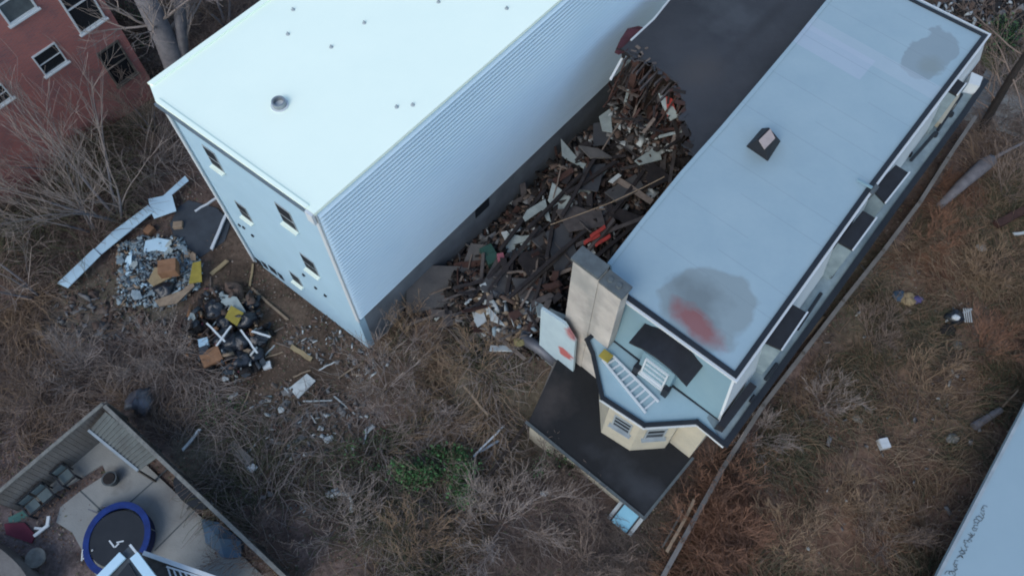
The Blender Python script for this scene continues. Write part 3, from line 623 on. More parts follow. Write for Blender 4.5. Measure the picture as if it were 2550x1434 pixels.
# ================================================================ brick building upper left
bb0 = G(395, 232); bb0.z = 0; BL = 22.0
bk_ = thing('brick_building', 'red brick building with white framed windows at the wooded edge', 'building', bb0)
bm = mat('red_brickwork', (.46, .15, .12), (.18, .095, .10), 1.1, .9)
n = bm.node_tree.nodes; l = bm.node_tree.links
br = n.new('ShaderNodeTexBrick'); br.inputs['Scale'].default_value = 1; br.inputs['Brick Width'].default_value = .22; br.inputs['Row Height'].default_value = .075; br.inputs['Mortar Size'].default_value = .01
br.inputs['Color1'].default_value = (.38, .125, .105, 1); br.inputs['Color2'].default_value = (.24, .10, .10, 1); br.inputs['Mortar'].default_value = (.24, .18, .165, 1)
ax_b, ax_a = axes(bm, tuple(bb0)); cx = n.new('ShaderNodeCombineXYZ'); l.new(ax_b, cx.inputs[0]); geo = n.new('ShaderNodeNewGeometry'); sx = n.new('ShaderNodeSeparateXYZ'); l.new(geo.outputs['Position'], sx.inputs[0]); l.new(sx.outputs[2], cx.inputs[1]); l.new(cx.outputs[0], br.inputs['Vector'])
mx = n.new('ShaderNodeMix'); mx.data_type = 'RGBA'; mx.inputs[0].default_value = .6; l.new(n[bm['out']].outputs[0], mx.inputs[6]); l.new(br.outputs[0], mx.inputs[7]); l.new(mx.outputs[2], n['Principled BSDF'].inputs['Base Color'])
BT = 9.5
MB().prism([bb0 - DB * BL, bb0, bb0 + DA * 8, bb0 - DB * BL + DA * 8], -.5, BT).build('brick_wall', bm, bk_)
MB().prism([bb0 - DB * (BL + .1) - DA * .1, bb0 + DB * .1 - DA * .1, bb0 + DA * 8.1 + DB * .1, bb0 - DB * (BL + .1) + DA * 8.1], BT, BT + .25).build('roof', 'tar', bk_)
for (px, py, ww_, hh_, fr_) in [(123, 147, 1.0, 1.0, 'white_trim'), (25, -5, 1.15, 1.7, 'white_trim'), (196, 8, 1.15, 2.3, 'white_trim'), (291, 158, 1.0, 1.9, 'wood_grey'), (-8, 240, .8, .75, 'white_trim')]:
    c = on_wall(px, py, bb0, DB); win(bk_, c, DB, -DA, ww_, hh_, fr_, 'cap' if px == 25 else 'glass', True, .07, 1)

# ================================================================ white flat roof at lower right
wr = thing('flat_roof_building', 'building with pale blue flat roof and rusty squiggle stains, lower right corner', 'building', P(2500, 1300, 1.1))
q0, q1_ = P(2330, 1434, 3.6), P(2550, 1010, 3.6); dr = (q1_ - q0).normalized(); nr = Vector((dr.y, -dr.x, 0))
cr = [q0 - dr * 9, q0 + dr * 18, q0 + dr * 18 + nr * 9, q0 - dr * 9 + nr * 9]
MB().prism([cr[0] + nr * .8, cr[1] + nr * .8, cr[2], cr[3]], 0, 3.46).build('wall', 'rubble_dark', wr)
MB().prism(cr, 3.45, 3.6).build('flat_roof', mat('pale_blue_roof', (.27, .36, .405), (.245, .335, .38), .35, .6), wr)
MB().path([cr[0] + UP * .02 + nr * .05, cr[1] + UP * .02 + nr * .05], .1, .05).build('roof_edge', 'dull_trim', wr)
mb = MB()
for k in range(26):
    t_ = k / 25; c = P(2452 - 85 * t_ + rnd(-4, 4), 1265 + 165 * t_ + rnd(-4, 4), 3.612); r_ = rnd(.05, .1)
    mb = MB(); pts = [c + Vector((math.cos(a_ * .9 + k) * r_ * (1 + .3 * math.sin(a_ * 2 + k)), math.sin(a_ * .9 + k) * r_ * .8, 0)) + nr * rnd(-.02, .02) for a_ in np.linspace(0, rnd(3, 6.2), 9)]
    mb.tube(pts, .009, 3); mb.build('stain_mark', 'cap', wr)

# ================================================================ neighbour yard lower left
yc = G(255, 1012); yz = float(g(yc.x, yc.y))
pat = [G(x, y) for x, y in [(255, 1090), (700, 1500), (300, 1560), (190, 1330), (140, 1300), (155, 1255), (210, 1215), (262, 1180), (340, 1100)]]
zt = max(p.z for p in pat) + .02
def flat(pts, z, th=.3): return MB().prism([P(x, y, z) for x, y in pts], z - th, z)
struct(flat([(262, 1060), (715, 1490), (330, 1600), (180, 1325), (140, 1300), (150, 1262), (200, 1222), (265, 1180), (240, 1120)], zt + .02).build('patio', 'concrete'))
cm = M['concrete']; mixin(cm, blob(cm, tuple(P(470, 1230, zt)), 1.2, 1.6, .9, .8, 1.3, .45), (.10, .09, .09)); mixin(cm, blob(cm, tuple(P(560, 1390, zt)), 1.5, 1.5, .9, .8, 1.0, .4), (.12, .125, .11)); mixin(cm, blob(cm, tuple(P(290, 1190, zt)), .5, .6, .9, .7, 2.3, .5), (.09, .08, .075))
struct(flat([(-60, 1330), (245, 1090), (262, 1100), (300, 1130), (60, 1270), (30, 1330), (-60, 1420)], zt + .012).build('path', 'concrete'))
for seg_ in [[(312, 1262), (418, 1168)], [(385, 1368), (485, 1270)], [(200, 1222), (258, 1275)]]:
    pass
jm = MB()
for s1 in [[(315, 1258), (418, 1166)], [(385, 1370), (487, 1268)], [(200, 1222), (262, 1280)]]: jm.bar(P(*s1[0], zt + .024), P(*s1[1], zt + .024), .045, .012)
struct(jm.build('patio_joint', 'cap'))
# board fences
def board_fence(p, q, label, n_, hgt=1.8, m_='wood_grey', z=zt):
    root = thing('board_fence', label, 'fence', ((p.x + q.x) / 2, (p.y + q.y) / 2, z)); d = (q - p); L = d.length; d.normalize(); nn = Vector((-d.y, d.x, 0))
    mb = MB(); k = 0; x = 0
    while x < L:
        c = p + d * (x + .08); h_ = hgt + rnd(-.03, .03); mb.box(Vector((c.x, c.y, z + h_ / 2)), .155, .03, h_, d, nn); x += .165
    mb.build('boards', m_, root)
    rl = MB()
    for zz in (.35, hgt - .25): rl.bar(Vector((p.x, p.y, z + zz)) + nn * .05, Vector((q.x, q.y, z + zz)) + nn * .05, .05, .09)
    rl.build('rail', 'wood_grey', root)
    MB().bar(Vector((p.x, p.y, z + hgt + .05)), Vector((q.x, q.y, z + hgt + .05)), .13, .05).build('top_rail', 'rock', root)
    for k in range(n_):
        c = p.lerp(q, k / (n_ - 1)); MB().box(Vector((c.x, c.y, z + hgt / 2)) + nn * .07, .1, .1, hgt - .02, d, nn).build('post', 'wood_grey', root)
    return root
fz = zt + 1.85
fc = up_(P(255, 1006, fz), 0); fr_ = up_(P(712, 1440, fz), 0); fl_ = up_(P(-25, 1243, fz), 0)
board_fence(fc + (fr_ - fc).normalized() * .1, fr_, 'weathered board fence on the right side of the patio yard', 6)
board_fence(fl_, fc, 'weathered board fence behind the metal benches', 5, m_='concrete_d')
# lean-to
lt = thing('lean_to', 'corrugated grey lean-to roof in the fence corner of the patio yard', 'shed', P(310, 1130, zt))
rz = zt + 1.5; q = [P(262, 1025, rz + .35), P(398, 1135, rz + .35), P(345, 1172, rz), P(222, 1072, rz)]
mb = MB(); 
for k in range(30):
    a_, b_ = k / 30, (k + 1) / 30; h_ = .03 if k % 2 else 0
    mb.solid([q[0].lerp(q[1], a_) + UP * h_, q[0].lerp(q[1], b_) + UP * h_, q[3].lerp(q[2], b_) + UP * h_, q[3].lerp(q[2], a_) + UP * h_], (0, 0, -.03))
mb.build('corrugated_roof', mat('dull_green_metal', (.10, .115, .11), (.06, .065, .062), 2, .6), lt)
MB().bar(q[3] + UP * .03, q[2] + UP * .03, .09, .09).build('front_beam', 'dull_trim', lt)
for k in range(3):
    p = q[3].lerp(q[2], k / 2); MB().bar(up_(p, zt), p, .07, .07).build('post', 'wood_grey', lt)
# benches / chairs
def bench(px, py, n_, label):
    c = P(px, py, zt + .02); r = thing('metal_chair' if n_ == 1 else 'metal_bench', label, 'chair' if n_ == 1 else 'bench', c); d = (fc - fl_).normalized(); nn = Vector((d.y, -d.x, 0))
    for k in range(n_):
        o_ = c + d * ((k - (n_ - 1) / 2) * .5)
        MB().box(o_ + UP * .4, .4, .38, .04, d, nn).build('seat', 'bench_seat', r); MB().box(o_ - nn * .24 + UP * .6, .4, .03, .32, d, UP.cross(d)).build('backrest', 'bench_seat', r)
    L = n_ * .5 / 2
    f = MB()
    for sx in (-1, 1): f.path([c + d * sx * L - nn * .27 + UP * .8, c + d * sx * L - nn * .27 + UP * .56, c + d * sx * L + nn * .27 + UP * .56, c + d * sx * L + nn * .27 + UP * .02], .05, .05)
    f.bar(c - d * L - nn * .27 + UP * .8, c + d * L - nn * .27 + UP * .8, .05, .05); f.bar(c - d * L + nn * .27 + UP * .43, c + d * L + nn * .27 + UP * .43, .05, .05); f.build('frame', 'black', r)
    for sx in (-1, 1):
        for sy in (-1, 1): MB().bar(c + d * sx * (L - .02) + nn * (sy * .27), c + d * sx * (L - .02) + nn * (sy * .27) + UP * .42, .045, .045).build('leg', 'black', r)
bench(178, 1192, 1, 'single black framed metal chair with grey seat by the board fence')
bench(112, 1252, 2, 'two seat black framed metal bench with grey seats by the board fence')
# trampoline
tc = P(291, 1340, zt + .62); tr_ = thing('trampoline', 'round trampoline with bright blue padding and black mat', 'trampoline', (tc.x, tc.y, zt))
def ring(r0, r1, z, h_, n_=40, yk=1.0):
    mb = MB(); c = Vector((tc.x, tc.y, z))
    for k in range(n_):
        a1, a2 = 2 * math.pi * k / n_, 2 * math.pi * (k + 1) / n_; mb.solid([c + Vector((math.cos(t_) * r_, math.sin(t_) * r_ * yk, 0)) for r_, t_ in ((r0, a1), (r1, a1), (r1, a2), (r0, a2))], (0, 0, -h_))
    return mb
ring(.93, 1.13, zt + .64, .07, yk=1.1).build('blue_padding', 'blue', tr_)
mb = MB(); mb.disc(Vector((tc.x, tc.y, zt + .585)), .94, .94, .02, 36); mb.build('jumping_mat', 'black', tr_)
ring(1.08, 1.12, zt + .5, .35).build('net_skirt', mat('navy_skirt', (.012, .02, .07), None, 3, .7), tr_)
for k in range(6):
    a_ = k * math.pi / 3 + .3; p = Vector((tc.x + 1.1 * math.cos(a_), tc.y + 1.1 * math.sin(a_), zt)); MB().tube([p, p + UP * .6], .03, 6).build('leg', 'metal', tr_)
mb = MB(); 
for (a_, b_) in [((272, 1345), (285, 1362)), ((290, 1350), (308, 1346)), ((286, 1362), (296, 1352))]: mb.bar(P(*a_, zt + .612), P(*b_, zt + .612), .05, .006)
mb.build('white_emblem', 'white_trim', tr_)
mb = MB(); p1, p2 = P(215, 1395, zt + .05), P(218, 1368, zt + .66)
for k in (-1, 1): mb.bar(p1 + Vector((.16 * k, 0, 0)), p2 + Vector((.16 * k, 0, 0)), .04, .04)
for k in range(3): pk = p1.lerp(p2, .2 + .3 * k); mb.bar(pk - Vector((.16, 0, 0)), pk + Vector((.16, 0, 0)), .05, .03)
mb.build('step_ladder', 'white_trim', tr_)
# small yard things
def simple(name, px, py, z, mk, m_, label, cat):
    mb = MB(); c = P(px, py, z); mk(mb, c); return tag(mb.build(name, m_, None, loc=c), label, cat)
pt = thing('plant_pot', 'round dark plant pot standing on the patio', 'pot', P(283, 1197, zt + .02))
mb = MB(); c = P(283, 1197, zt + .02); mb.disc(c, .2, .27, .38, 18); mb.build('pot_body', 'cap', pt); MB().disc(c + UP * .381, .22, .2, .03, 14).build('soil', 'rubble_dark', pt)
fs = thing('fire_table', 'black semicircular table pushed against the patio fence', 'table', P(475, 1232, zt + .02))
c = P(472, 1228, zt + .7); dfe = (fr_ - fc).normalized(); nfe = Vector((dfe.y, -dfe.x, 0))
pts = [c + dfe * (.85 * math.cos(t_)) + nfe * (.42 * math.sin(t_)) + nfe * -.1 for t_ in np.linspace(0, math.pi, 14)]
MB().prism(pts, zt + .62, zt + .7).build('table_top', 'black', fs)
for k in (1, 6, 12): p = c.lerp(pts[k], .8); MB().bar(up_(p, zt + .02), up_(p, zt + .62), .06, .06).build('leg', 'black', fs)
sb = thing('sandbag_step', 'low pale concrete step beside the black table', 'step', P(455, 1255, zt)); MB().bar(P(438, 1232, zt + .1), P(470, 1262, zt + .1), .18, .14).build('step_slab', 'concrete', sb)
mb = MB()
q = [P(500, 1290, zt + .12), P(545, 1300, zt + .35), P(600, 1345, zt + .38), P(600, 1385, zt + .1), P(560, 1392, zt + .05), P(512, 1350, zt + .05)]
cq = sum(q, Vector()) / 6 + UP * .3; mb.add(q + [cq] + [up_(p, zt + .02) for p in q], [(i, (i + 1) % 6, 6) for i in range(6)] + [(7 + i, 7 + (i + 1) % 6, (i + 1) % 6, i) for i in range(6)]); tag(mb.build('tarp_cover', 'bluetarp', None, loc=cq), 'low covered heap under a faded blue tarp on the patio', 'tarp')
mb = MB(); mb.solid(pz([(10, 1303), (60, 1300), (88, 1330), (78, 1352), (15, 1330)], zt + .1), (0, 0, -.06)); tag(mb.build('play_mat', 'matred', None, loc=P(50, 1325, zt)), 'crimson play mat at the left end of the yard', 'mat')
mb = MB(); mb.solid(pz([(20, 1288), (62, 1268), (70, 1285), (45, 1298), (22, 1300)], zt + .08), (0, 0, -.05)); tag(mb.build('play_mat', 'teal_d', None, loc=P(45, 1285, zt)), 'teal green mat below the metal bench', 'mat')
pc = thing('broken_chair', 'broken white plastic chair lying on the dirt', 'chair', P(110, 1318, zt))
MB().path(pz([(88, 1332), (118, 1308), (121, 1288)], zt + .3), .1, .07).build('chair_frame', 'white_trim', pc); MB().bar(P(86, 1314, zt + .2), P(108, 1316, zt + .2), .08, .05).build('chair_arm', 'white_trim', pc)
simple('garden_urn', 101, 1392, zt + .0, lambda mb, c: (mb.disc(c, .16, .3, .3, 16), mb.disc(c + UP * .3, .34, .34, .07, 16)), 'rock', 'pale stone urn standing on dirt near the curved rim', 'urn')
pr_ = thing('patio_screen', 'grey folding screen beside the trampoline', 'screen', P(250, 1268, zt))
for (a_, b_) in [((218, 1268), (258, 1282)), ((250, 1262), (300, 1258))]: MB().solid([P(*a_, zt + .6), P(*b_, zt + .6), up_(P(*b_, zt + .6), zt), up_(P(*a_, zt + .6), zt)], (.02, .03, 0)).build('screen_panel', 'duct', pr_)
# curved rim, bottom left
mb = MB(); cpx = []
for k in range(15): t_ = k / 14; cpx.append((-40 + 120 * t_ + 45 * t_ * (1 - t_) * 2, 1338 + 130 * t_))
outer = [P(x, y, 1.2) for x, y in cpx]; inn = [P(x - 62, y + 22, 1.2) for x, y in cpx]
for k in range(14): mb.solid([outer[k], outer[k + 1], inn[k + 1], inn[k]], (0, 0, -1.2))
cw = thing('curved_wall', 'curved grey masonry rim in the bottom left corner', 'wall', outer[5]); mb.build('masonry', 'concrete_d', cw)
mb = MB()
for k in range(14): mb.bar(inn[k] + UP * .02, inn[k + 1] + UP * .02, .12, .05)
mb.build('coping', 'concrete', cw)
# gabled house corner at the bottom
gh = thing('gable_house', 'grey shingled gable end with pale blue trim, cut by the bottom edge', 'house', P(340, 1500, 0))
hz = 5.0; ap = P(325, 1356, hz)
gl = P(215, 1460, hz - .1); gr = P(420, 1475, hz - .1); far = P(310, 1600, hz)
MB().solid([ap, gl, far, gr], (0, 0, -.2)).build('roof', 'slate', gh)
mb = MB(); mb.bar(ap + UP * .03, gr + UP * .03, .06, .06); mb.build('rake_board', 'white_trim', gh)
for (a_, b_) in [((306, 1382), (240, 1450)), ((334, 1382), (385, 1450))]:
    MB().bar(P(*a_, hz + .1), P(*b_, hz + .1), .26, .08).build('trim_panel', 'skyblue', gh)
MB().solid(pz([(320, 1400), (278, 1450), (350, 1450)], hz + .04), (0, 0, -.03)).build('dark_gap', 'black', gh)
MB().solid([P(340, 1370, hz - 1), P(545, 1450, hz - 1), P(545, 1520, hz - 1), P(410, 1520, hz - 1)], (0, 0, -.15)).build('lower_roof', 'wood_grey', gh)
MB().bar(P(358, 1376, hz - .9), P(545, 1442, hz - .9), .13, .1).build('gutter', 'white_trim', gh)
mb = MB()
for k in range(6): mb.bar(P(418 + k * 14, 1412 + k * 4, hz - .9), P(430 + k * 15, 1450, hz - .9), .04, .04)
mb.bar(P(415, 1410, hz - .88), P(500, 1436, hz - .88), .05, .05); mb.build('railing', 'white_trim', gh)
MB().prism([p - Vector((0, 0, 0)) for p in [gl + (far - gl) * .1, ap + (far - ap) * .12, gr + (far - gr) * .1, far]], 0, hz - .3).build('wall', 'dull_trim', gh)

# ================================================================ low fence right of the row house
fpx = [(1648, 1440), (1700, 1345), (1800, 1165), (1900, 1010), (2000, 880), (2100, 750), (2200, 625), (2290, 505), (2360, 395), (2430, 290)]
rf = thing('alley_fence', 'long low weathered fence along the alley right of the row house', 'fence', G(1900, 1010))
fpts = [G(x, y, 1.15) for x, y in fpx]
for k in range(len(fpts) - 1):
    a_, b_ = fpts[k], fpts[k + 1]
    MB().bar(a_, b_, .15, .07).build('top_rail', 'concrete_d', rf)
    MB().solid([a_ - UP * .03, b_ - UP * .03, b_ - UP * 1.3, a_ - UP * 1.3], DA * .03).build('boards', 'wood_dark', rf)
    MB().bar(a_ - UP * .7, a_ + UP * .06, .1, .1).build('post', 'wood_grey', rf)

# ================================================================ debris
def place_plank(name, px, py, L, w_, h_, yaw, pitch, m_, label=None, cat='plank', group=None, dz=.06, mesh_cache={}):
    key = (name, m_, round(L, 1), round(w_, 2))
    c = G(px, py, dz)
    if key not in mesh_cache:
        mb = MB(); seg = 4; vs = []
        for s_ in range(seg + 1):
            t_ = s_ / seg - .5; k = 1 - .0; ee = rnd(-.02, .02) * (1 if 0 < s_ < seg else 0)
            sh = rnd(-.25, .25) * w_ if s_ in (0, seg) else 0
            for (yy, zz) in ((-1, -1), (1, -1), (1, 1), (-1, 1)): vs.append(((t_ * L) + sh * yy, yy * w_ / 2 + ee, zz * h_ / 2))
        fs = [(3, 2, 1, 0), tuple(seg * 4 + i for i in range(4))] + [(s_ * 4 + i, s_ * 4 + (i + 1) % 4, s_ * 4 + 4 + (i + 1) % 4, s_ * 4 + 4 + i) for s_ in range(seg) for i in range(4)]
        mb.add(vs, fs); ob = mb.build(name, m_); mesh_cache[key] = ob
    else:
        ob = mesh_cache[key].copy(); C.objects.link(ob)
        for k_ in list(ob.keys()): del ob[k_]
    ob.location = c; ob.rotation_euler = (rnd(-.4, .4) if group else 0, pitch, yaw)
    if label: tag(ob, label, cat, group)
    return ob
def yaw_px(a_, b_): pa, pb = G(*a_), G(*b_); return math.atan2(pb.y - pa.y, pb.x - pa.x), (pb - pa).length, ((a_[0] + b_[0]) / 2, (a_[1] + b_[1]) / 2)
def plank_px(a_, b_, w_, h_, m_, name, label, cat='plank', dz=.08):
    y_, L, c = yaw_px(a_, b_); return place_plank(name, c[0], c[1], L, w_, h_, y_, 0, m_, label, cat, None, dz)
plank_px((487, 528), (545, 488), .09, .07, 'white_trim', 'white_pole', 'short white pole lying across the dark tarp by the rear wall', 'pole')
plank_px((526, 619), (566, 532), .12, .08, 'white_trim', 'white_pole', 'longer white pole leaning toward the foot of the white building', 'pole', .2)
plank_px((525, 682), (567, 650), .17, .06, 'wood_tan', 'wood_plank', 'short tan board on dirt right of the blue rubble heap')
plank_px((622, 712), (630, 657), .08, .06, 'wood_tan', 'wood_plank', 'thin tan stick standing beside the building foot')
plank_px((627, 718), (716, 796), .09, .08, 'wood_pale', 'wood_plank', 'long thin pale board on bare dirt below the white building')
plank_px((725, 862), (776, 895), .18, .06, 'wood_tan', 'wood_plank', 'short tan board near the square white panel')
plank_px((1130, 815), (1205, 905), .16, .12, 'wood_grey', 'wood_beam', 'grey beam sloping through brambles below the rubble', 'beam', .5)
plank_px((1155, 960), (1215, 1035), .07, .06, 'wood_pale', 'wood_plank', 'thin pale stick lying in the central brambles', 'plank', .5)
plank_px((1182, 1138), (1253, 1056), .06, .05, 'white_trim', 'white_pole', 'thin white pole left of the extension roof', 'pole', .6)
plank_px((1182, 1135), (1240, 1095), .08, .05, 'metal', 'metal_bar', 'short pale metal bar left of the extension roof corner', 'bar', .6)
plank_px((1308, 1055), (1215, 1190), .12, .1, 'wood_dark', 'wood_beam', 'dark beam running down from the extension roof corner', 'beam', .7)
plank_px((1662, 1370), (1728, 1245), .1, .06, 'wood_pale', 'wood_plank', 'pale board leaning against the alley fence', 'plank', 1.0)
plank_px((1650, 1360), (1700, 1270), .06, .05, 'wood_grey', 'wood_plank', 'thin grey board behind the pale leaning board', 'plank', .9)
plank_px((1985, 868), (2050, 790), .08, .06, 'wood_pale', 'wood_plank', 'weathered board beside the alley fence below the dormer', 'plank', .3)
plank_px((2497, 1012), (2535, 970), .06, .05, 'wood_pale', 'wood_plank', 'thin pale stick near the lower right flat roof', 'plank', .3)
plank_px((2525, 583), (2560, 578), .12, .06, 'white_paint', 'wood_plank', 'short white board at the right edge of the brushy lot', 'plank', .3)
plank_px((2480, 560), (2560, 520), .3, .2, 'wood_red', 'wood_beam', 'reddish timber at the right edge of the lot', 'beam', .3)
plank_px((455, 1120), (498, 1068), .1, .06, 'white_paint', 'wood_plank', 'dirty white board near the patio fence', 'plank', .2)
plank_px((360, 395), (395, 380), .1, .05, 'white_paint', 'wood_plank', 'faint white board in the woods by the tree', 'plank', .2) if False else None
plank_px((2355, 800), (2420, 770), .07, .05, 'white_trim', 'white_pole', 'pale rail beside the black and white bag', 'pole', .25)
def scraps(n_, poly, mats_, sz, z_, name, label, cat, group):
    for k in range(n_):
        px, py = rpoly(poly); a_, b_ = rnd(*sz), rnd(*sz) * .6; mb = MB(); m = 5; ph = rnd(0, 6)
        pts = [Vector((a_ / 2 * math.cos(ph + 6.283 * i / m) * rnd(.7, 1.25), b_ / 2 * math.sin(ph + 6.283 * i / m) * rnd(.7, 1.25), rnd(-.06, .06) * a_)) for i in range(m)]
        mb.solid(pts, (0, 0, -.025)); ob = mb.build(name, mats_[k % len(mats_)]); ob.location = G(px, py, rnd(*z_)); ob.rotation_euler = (rnd(-.3, .3), rnd(-.3, .3), rnd(0, 3)); tag(ob, label, cat, group)
scraps(26, [(300, 612), (450, 600), (500, 660), (495, 720), (430, 765), (300, 760)], ['rubble_blue', 'skyblue', 'pale_panel', 'rubble_blue', 'wood_pale'], (.3, .75), (.15, .4), 'torn_sheet', 'torn pale sheet lying on the bluish rubble heap', 'sheet', 'torn sheets on the bluish heap')
scraps(26, [(465, 780), (520, 715), (640, 740), (680, 830), (650, 940), (540, 950), (465, 900)], ['tarp', 'wood_pale', 'bag', 'cardboard', 'pale_panel', 'rubble_brown', 'tarp'], (.25, .7), (.1, .75), 'torn_scrap', 'torn scrap of sheet among the black rubbish bags', 'scrap', 'torn scraps around the black bags')
for k in range(22):
    px, py = rpoly([(480, 650), (640, 700), (820, 850), (960, 960), (900, 1130), (700, 1180), (480, 1130), (560, 980), (700, 960), (500, 720)])
    place_plank('stick', px, py, random.choice([.4, .7, 1.1]), .05, .04, rnd(0, 3.1), 0, random.choice(['wood_pale', 'scrap_pale', 'white_paint']), 'thin pale stick lying on the bare dirt', 'stick', 'loose sticks on the bare dirt', .06)
# metal flashing strip of several sheets
fs_ = thing('sheet_metal_strip', 'long bent pale blue metal sheet on the ground left of the building', 'metal sheet', G(310, 590))
for poly in [[(145, 708), (170, 718), (255, 640), (236, 622)], [(236, 622), (255, 636), (345, 562), (385, 530), (372, 515), (330, 545), (282, 580)], [(372, 500), (430, 487), (441, 528), (385, 546), (378, 530)], [(405, 496), (462, 440), (471, 452), (432, 488)]]:
    q = [G(x, y, .38 + .02 * (x % 3)) for x, y in poly]; zz = sum(p.z for p in q) / len(q); q = [up_(p, zz + .1) for p in q]
    MB().solid(q, (0, 0, -.03)).build('metal_panel', 'skyblue', fs_)
q = [G(x, y, .3) for x, y in [(362, 600), (392, 592), (425, 598), (418, 628), (390, 622), (358, 628)]]
tag(MB().solid(q, (0, 0, -.05)).build('curved_sheet', 'skyblue', None, loc=q[0]), 'small pale blue curved sheet on top of the bluish rubble', 'metal sheet')
mb = MB(); q = [G(x, y, .03) for x, y in [(470, 500), (540, 520), (575, 555), (560, 600), (500, 640), (440, 610), (425, 560), (445, 520)]]
cq = sum(q, Vector()) / 8; mb.solid([up_(p, cq.z + .05) for p in q], (0, 0, -.06)); tag(mb.build('ground_tarp', 'tarp', None, loc=cq), 'dark grey tarp spread on dirt beside the white building', 'tarp')
# board panel on the dirt, other labelled pieces
def sheet(poly, m_, name, label, cat, dz=.1, th=.05, tilt=0, z=None):
    q = [G(x, y, dz) if z is None else P(x, y, z) for x, y in poly]; zz = sum(p.z for p in q) / len(q)
    c0 = sum(q, Vector()) / len(q); q = [up_(p, zz + tilt * (p - c0).dot(DA)) for p in q]
    return tag(MB().solid(q, (0, 0, -th)).build(name, m_, None, loc=c0), label, cat)
sheet([(720, 966), (764, 930), (786, 948), (742, 992)], 'white_paint', 'square_panel', 'dirty off white square panel lying alone on the dirt', 'panel')
def carton(px, py, sx_, sy_, sz_, yaw, m_, label, dz=0.0, cat='box', nm='cardboard_box'):
    c = G(px, py, dz + sz_ / 2); X_ = Vector((math.cos(yaw), math.sin(yaw), 0)); Y_ = Vector((-X_.y, X_.x, 0)); r = thing(nm, label, cat, c - UP * sz_ / 2)
    MB().box(c, sx_, sy_, sz_, X_, Y_).build('box_body', m_, r)
    f = MB(); a_ = c + UP * (sz_ / 2 + .006); f.box(a_ + Y_ * sy_ * .25, sx_, sy_ * .46, .012, X_, Y_); f.box(a_ - Y_ * sy_ * .25, sx_, sy_ * .46, .012, X_, Y_); f.build('flaps', m_, r); return r
carton(530, 893, .75, .65, .5, .5, 'cardboard', 'brown cardboard box at the lower left of the black bag heap', .1)
carton(420, 668, .7, .6, .45, .2, 'cardboard', 'brown cardboard box on top of the bluish rubble heap', .5)
carton(445, 563, .38, .3, .28, .1, 'wood_pale', 'small tan carton on the dark tarp edge')
carton(373, 575, .36, .33, .28, 1.0, 'cardboard', 'small brown carton below the pale metal sheet')
carton(665, 910, .3, .28, .15, .3, 'white_trim', 'small white foam box beside the black bags', .05)
carton(508, 854, .36, .34, .2, .3, 'skyblue', 'pale blue box left of the black bags', .35)
carton(2200, 1105, .32, .36, .25, .2, 'white_trim', 'white box with dark slot alone in the brown brush', .15)
carton(1220, 640, .5, .8, .5, .5, 'green', 'dark green bin standing in the central rubble', .2, 'bin', 'rubbish_bin')
carton(1247, 645, .25, .3, .4, .2, 'pink', 'small pink box beside the green bin', .5)
sheet([(575, 760), (606, 778), (590, 812), (560, 790)], 'yellow', 'yellow_sheet', 'bright yellow sheet on the black bags', 'sheet', .75)
sheet([(480, 655), (500, 650), (502, 700), (470, 705)], 'yellow', 'yellow_sheet', 'dull yellow sheet at the right side of bluish rubble', 'sheet', .5)
sheet([(368, 700), (385, 668), (420, 655), (425, 690), (380, 712)], 'wood_tan', 'foam_piece', 'curled tan foam piece in the bluish rubble', 'foam', .5)
sheet([(385, 748), (455, 722), (480, 700), (484, 712), (440, 755), (395, 762)], 'wood_pale', 'bent_board', 'bent light brown board on the front of bluish rubble', 'board', .4)
for k, (px, py, r_, z_) in enumerate([(410, 722, .42, .3), (535, 770, .45, .35), (565, 800, .4, .3), (612, 795, .48, .45), (590, 850, .5, .4), (555, 840, .38, .35), (640, 845, .42, .3), (600, 895, .4, .35), (635, 880, .36, .25), (560, 875, .35, .3), (625, 760, .3, .25)]):
    c = G(px, py, z_); tag(MB().lump(c, r_, r_ * rnd(.7, 1), r_ * .62, k + 4, rough=.35, nu=16, nv=10).build('rubbish_bag', 'bag', None, loc=c, smooth=True), 'black plastic rubbish bag in the left dump heap' , 'bag', 'black rubbish bags left of the white building')
for k, (a_, b_) in enumerate([((600, 822), (640, 878)), ((628, 826), (672, 838)), ((515, 805), (560, 850)), ((540, 860), (575, 812))]):
    plank_px(a_, b_, .07, .05, 'white_trim', 'white_stick', ['white stick pointing down over the black bags', 'short white stick at the right of the black bags', 'whitish stick at the left of the black bags', 'whitish stick crossing between box and bags'][k], 'stick', .9)
sheet([(545, 730), (590, 740), (612, 775), (595, 782), (550, 752)], 'pale_panel', 'crumpled_board', 'pale crumpled board at the top of the black bag heap', 'board', .6)
c = G(585, 728, .25); tag(MB().lump(c, .55, .35, .25, 30, DA, DB).build('soil_mound', 'rubble_brown', None, loc=c), 'brownish rag bundle at the top of the black bag heap', 'rag')
# central pieces
CZ = 2.2
sheet([(1040, 682), (1175, 652), (1215, 690), (1125, 740), (1015, 790), (1018, 740)], 'slab', 'fallen_slab', 'large grey fallen roof slab leaning at the foundation wall', 'slab', .9, .15, .08)
sheet([(1392, 396), (1450, 388), (1518, 408), (1462, 480), (1438, 466), (1470, 412), (1398, 408)], 'pale_panel', 'broken_drywall', 'L-shaped pale panel in the middle of the rubble', 'panel', .9)
sheet([(1302, 545), (1312, 525), (1358, 492), (1372, 548), (1362, 545), (1350, 520), (1308, 556)], 'pale_panel', 'broken_drywall', 'angled pale panel with a notch nearer the white building', 'panel', .8)
sheet([(1580, 402), (1640, 358), (1648, 395), (1592, 412)], 'pale_panel', 'broken_drywall', 'triangular pale panel nearest the pale blue roof', 'panel', .8)
sheet([(1248, 582), (1262, 575), (1275, 590), (1262, 605)], 'white_paint', 'drywall_piece', 'small white piece below the notched panel', 'panel', .7)
